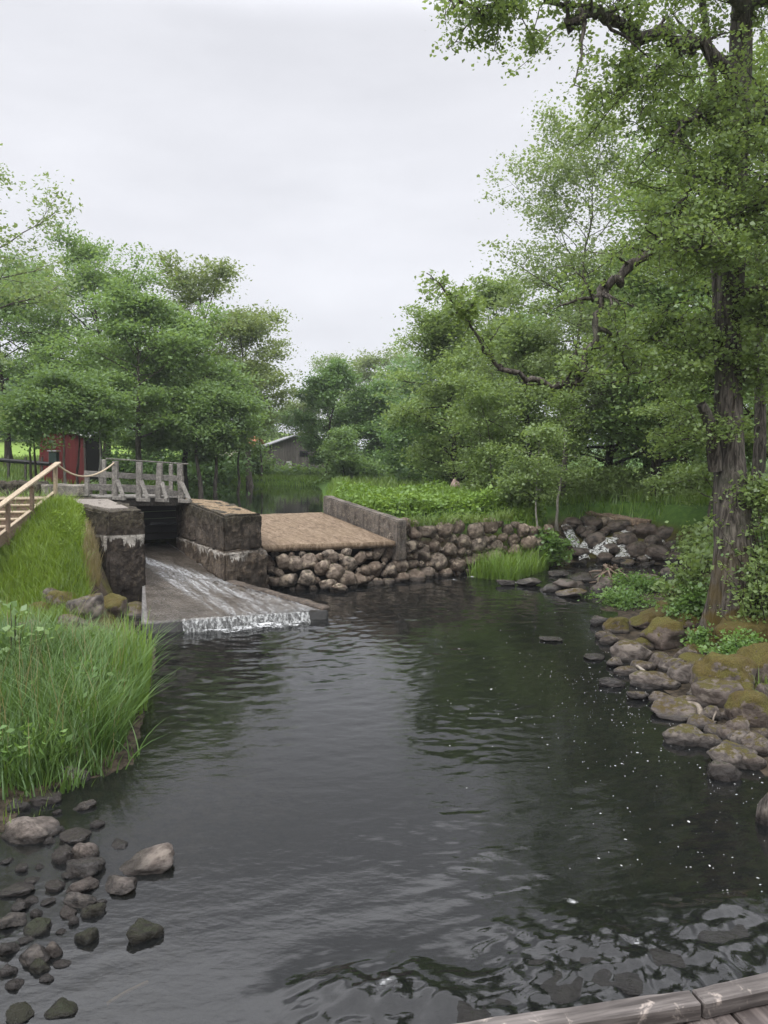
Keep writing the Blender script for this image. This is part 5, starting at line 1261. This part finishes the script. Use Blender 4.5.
# ------------------------------------------------------------------ left shore
lb = [(60, 612, 30, 26, 'moss', 'mossy boulder in the undercut below the grass slope, under the dry grass'), (84, 620, 34, 34, 'bank', 'grey squarish boulder beside the chute, at the foot of the slope'), (40, 618, 26, 18, 'moss', 'moss-capped stone at the foot of the slope, left of the dark hollow'), (70, 628, 26, 14, 'bank', 'pale flat stone among the reeds under the slope'), (28, 632, 24, 14, 'bank', 'pale stone at the left edge of the reeds')]
for a in lb: place_rock(*a[:4], a[4], a[5])
ls = [
 (25, 841, 50, 26, 'shore', 'large tan stone at the left edge below the reeds'), (70, 782, 34, 20, 'shore', 'tan stone tucked under the front of the reeds'), (83, 860, 24, 24, 'shore', 'pale egg-shaped stone leaning on its darker neighbour'), (62, 862, 24, 22, 'slick', 'brown round stone left of the pale egg-shaped one'),
 (74, 842, 32, 14, 'slick', 'dark grey flat stone behind the egg-shaped pair'), (82, 877, 38, 24, 'slick', 'black mossy wet stone in front of the egg-shaped pair'), (146, 875, 58, 24, 'shore', 'long tilted grey slab standing alone in the water'), (117, 894, 40, 17, 'shore', 'smooth grey lozenge stone below the tilted slab'),
 (79, 894, 28, 16, 'shore', 'grey wedge stone left of the smooth lozenge'), (54, 891, 20, 12, 'slick', 'small black pebble left of the grey wedge'), (78, 908, 32, 13, 'shore', 'flat mossy-edged stone below the grey wedge'), (66, 918, 20, 10, 'shore', 'reddish low stone under the flat mossy-edged one'),
 (92, 917, 24, 14, 'algae', 'dark algae lump right of the reddish low stone'), (140, 943, 38, 26, 'algae', 'black mossy lump alone in the shallow water'), (84, 945, 24, 20, 'algae', 'olive algae stone just under the surface left of the black lump'), (12, 897, 34, 10, 'slick', 'long thin dark stone at the left edge'),
 (17, 911, 22, 11, 'slick', 'dark stone below the long thin one'), (8, 928, 24, 18, 'shore', 'tan stone cut by the left edge, middle of the shallows'), (36, 934, 26, 16, 'algae', 'algae-fringed stone right of the tan edge stone'), (5, 955, 18, 14, 'slick', 'black stone at the left edge, below the tan edge stone'),
 (28, 966, 32, 16, 'shore', 'grey oval stone low in the left corner shallows'), (50, 957, 18, 16, 'shore', 'upright brown pebble touching the grey oval'), (36, 974, 20, 12, 'algae', 'algae stone under the grey oval'), (6, 976, 16, 12, 'slick', 'small black stone at the lower left edge'),
 (118, 849, 20, 8, 'slick', 'flat dark pebble left of the tilted slab'), (81, 810, 22, 10, 'shore', 'pale pebble at the right tip of the left shore'), (45, 805, 30, 14, 'slick', 'dark stone half hidden by the lowest reeds'), (14, 812, 24, 16, 'slick', 'dark stone under the reeds at the left edge'), (18, 1022, 26, 12, 'algae', 'algae stone in the bottom left corner'), (57, 1018, 30, 10, 'algae', 'sunken dark stone near the bottom left corner')]
for a in ls: place_rock(a[0], a[1], a[2]*.9, a[3]*.78, a[4], a[5], sink=.62)
peb = [(40, 826), (55, 834), (48, 845), (38, 870), (20, 872), (30, 884), (46, 905), (35, 918), (60, 935), (22, 945), (45, 982), (12, 990), (60, 968), (72, 925), (100, 905), (28, 905), (4, 865), (56, 815), (96, 828), (66, 880)]
for px, py in peb: place_rock(px, py, rb.uniform(7, 15), rb.uniform(4, 8), 'slick', 'small wet pebble among the left shore stones', 'pebbles of the left shore', True, .4, name='pebble', cat='pebble')
for px, b, w, h, lab in ((130, 618, 44, 16, 'sandy brown slab of rubble between the grassy slope and the left edge of the chute'), (112, 612, 30, 22, 'mossy lump at the left corner of the chute, under the dry grass'), (52, 604, 22, 18, 'dark angular stone peeping from the undercut of the slope')):
    place_rock(px, b, w, h, 'moss' if 'mossy' in lab else 'bank', lab)
# sunken boulders under the riffles
for k, (px, py, a, b) in enumerate(ROCKS_UNDER):
    p = Wz(px, py, 0); tag(rock('rock', (p[0], p[1], -.108), (a*.95, b*1.1, .16), ROCK['sunk'], rb.uniform(-.3, .3), .1), 'sunken algae-dark boulder that the current breaks over in front of the deck', 'rock', 'sunken boulders in front of the deck')
for px, py, lab in ((215, 912, 'sunken twig-caught stone that makes a small ripple in the grey water'), (268, 992, 'yellowish sunken stone near the bottom centre'), (232, 925, 'olive sunken stone below the twig ripple')):
    p = Wz(px, py, 0); tag(rock('rock', (p[0], p[1], -.12), (.2, .16, .12), ROCK['algae'], 0, .1), lab, 'rock')
V, Q = tube(spline([Wz(107, 1004, -.06), Wz(125, 993, -.05), Wz(148, 982, -.05)], 8), .012, 6)
tag(npmesh('twig', V, Q, plain('twig_tan', (.3, .2, .11)), smooth=True), 'tan twig sunk in the shallow water of the lower left', 'twig')
# foam flecks drifting on the dark water
rf = np.random.default_rng(3)
VV, QQ, nv = [], [], 0
pts = np.concatenate([np.stack([rf.normal(625, 62, 460), rf.normal(680, 50, 460)], 1), np.stack([rf.uniform(560, 768, 90), rf.uniform(640, 880, 90)], 1), np.stack([rf.uniform(430, 640, 130), rf.uniform(595, 720, 130)], 1), np.stack([rf.uniform(690, 768, 40), rf.uniform(760, 900, 40)], 1)])
for px, py in pts:
    if py < 590: continue
    p = Wz(px, py, 0)
    if sdist(POOL, p[0:1], p[1:2])[0] > -.05: continue
    n = 7; a = np.arange(n)*2*np.pi/n; s = .0042*rf.lognormal(0, .5); e = rf.uniform(.45, 1)
    ro = rf.uniform(0, 3.1); x, y = np.cos(a)*s*rf.uniform(.7, 1.2, n)*1.5, np.sin(a)*s*e*rf.uniform(.7, 1.2, n)
    X = p[0]+x*math.cos(ro)-y*math.sin(ro); Y = p[1]+x*math.sin(ro)+y*math.cos(ro)
    h = wave_h(X, Y)+.006
    V = np.concatenate([np.stack([X, Y, h], 1), [[p[0], p[1], h.mean()+.004]]])
    VV.append(V); QQ.append(np.stack([np.arange(n), (np.arange(n)+1) % n, np.full(n, n)], 1)+nv); nv += n+1
tag(npmesh('foam_flecks', np.concatenate(VV), np.concatenate(QQ), plain('foam_white', (.5, .5, .48), .7, .1, 0, 5, 0)), 'small white foam flecks drifting on the dark water by the right bank', 'foam', kind='stuff')

# ------------------------------------------------------------------ moist air over the valley
bm = bmesh.new(); bmesh.ops.create_cube(bm, size=1)
hz = bmobj('haze', bm); hz.location = (0, 0, 10.5); hz.scale = (1500, 1500, 27)
hm = bpy.data.materials.new('haze_air'); hm.use_nodes = True; hm.node_tree.nodes.clear()
ho = hm.node_tree.nodes.new('ShaderNodeOutputMaterial'); hv = hm.node_tree.nodes.new('ShaderNodeVolumePrincipled')
hv.inputs['Color'].default_value = (.86, .9, .95, 1); hv.inputs['Density'].default_value = .0007; hv.inputs['Anisotropy'].default_value = .2
hm.node_tree.links.new(hv.outputs[0], ho.inputs['Volume']); hz.data.materials.append(hm)
tag(hz, kind='stuff')

# ------------------------------------------------------------------ deck at the bottom right
dk = empty('wooden_deck', (1.2, 1.6, 1.8)); tag(dk, 'weathered reddish-grey plank deck with a worn kerb timber above the water', 'deck')
do = Vector(dk.location)
a, b = Wz(440, 1018, 1.87), Wz(800, 956, 1.87)
k0, k1 = Vector(a), Vector(b); kd = (k1-k0).normalized(); kn = Vector((kd.y, -kd.x, 0))
joint = Vector(Wz(690, 988, 1.87))
def kerb(p, q):
    bm = bmesh.new(); bar_bm(bm, p-do, q-do, .062, .05, bev=.005)
    rough(bm, .05, .004, 3, 9, 0); bmobj('kerb_timber', bm, WOOD['kerb'], dk)
off = kn*.031-Vector((0, 0, .025))
kerb(k0-kd*.6+off, joint-kd*.003+off); kerb(joint+kd*.003+off, k1+kd*.8+off)
for k in range(-4, 14):
    p = k0+kd*(.152*k)+kn*.01-Vector((0, 0, .07)); q = p+kn*3.2
    bm = bmesh.new(); bar_bm(bm, p-do, q-do, .142, .035, bev=.005); bmobj('plank', bm, WOOD['deck'], dk)
bar('joist', k0-kd*.6+kn*.2-Vector((0, 0, .22))-do, k1+kd*.8+kn*.2-Vector((0, 0, .22))-do, .10, .15, WOOD['dark'], dk)
bar('joist', k0-kd*.6+kn*2.6-Vector((0, 0, .22))-do, k1+kd*.8+kn*2.6-Vector((0, 0, .22))-do, .10, .15, WOOD['dark'], dk)
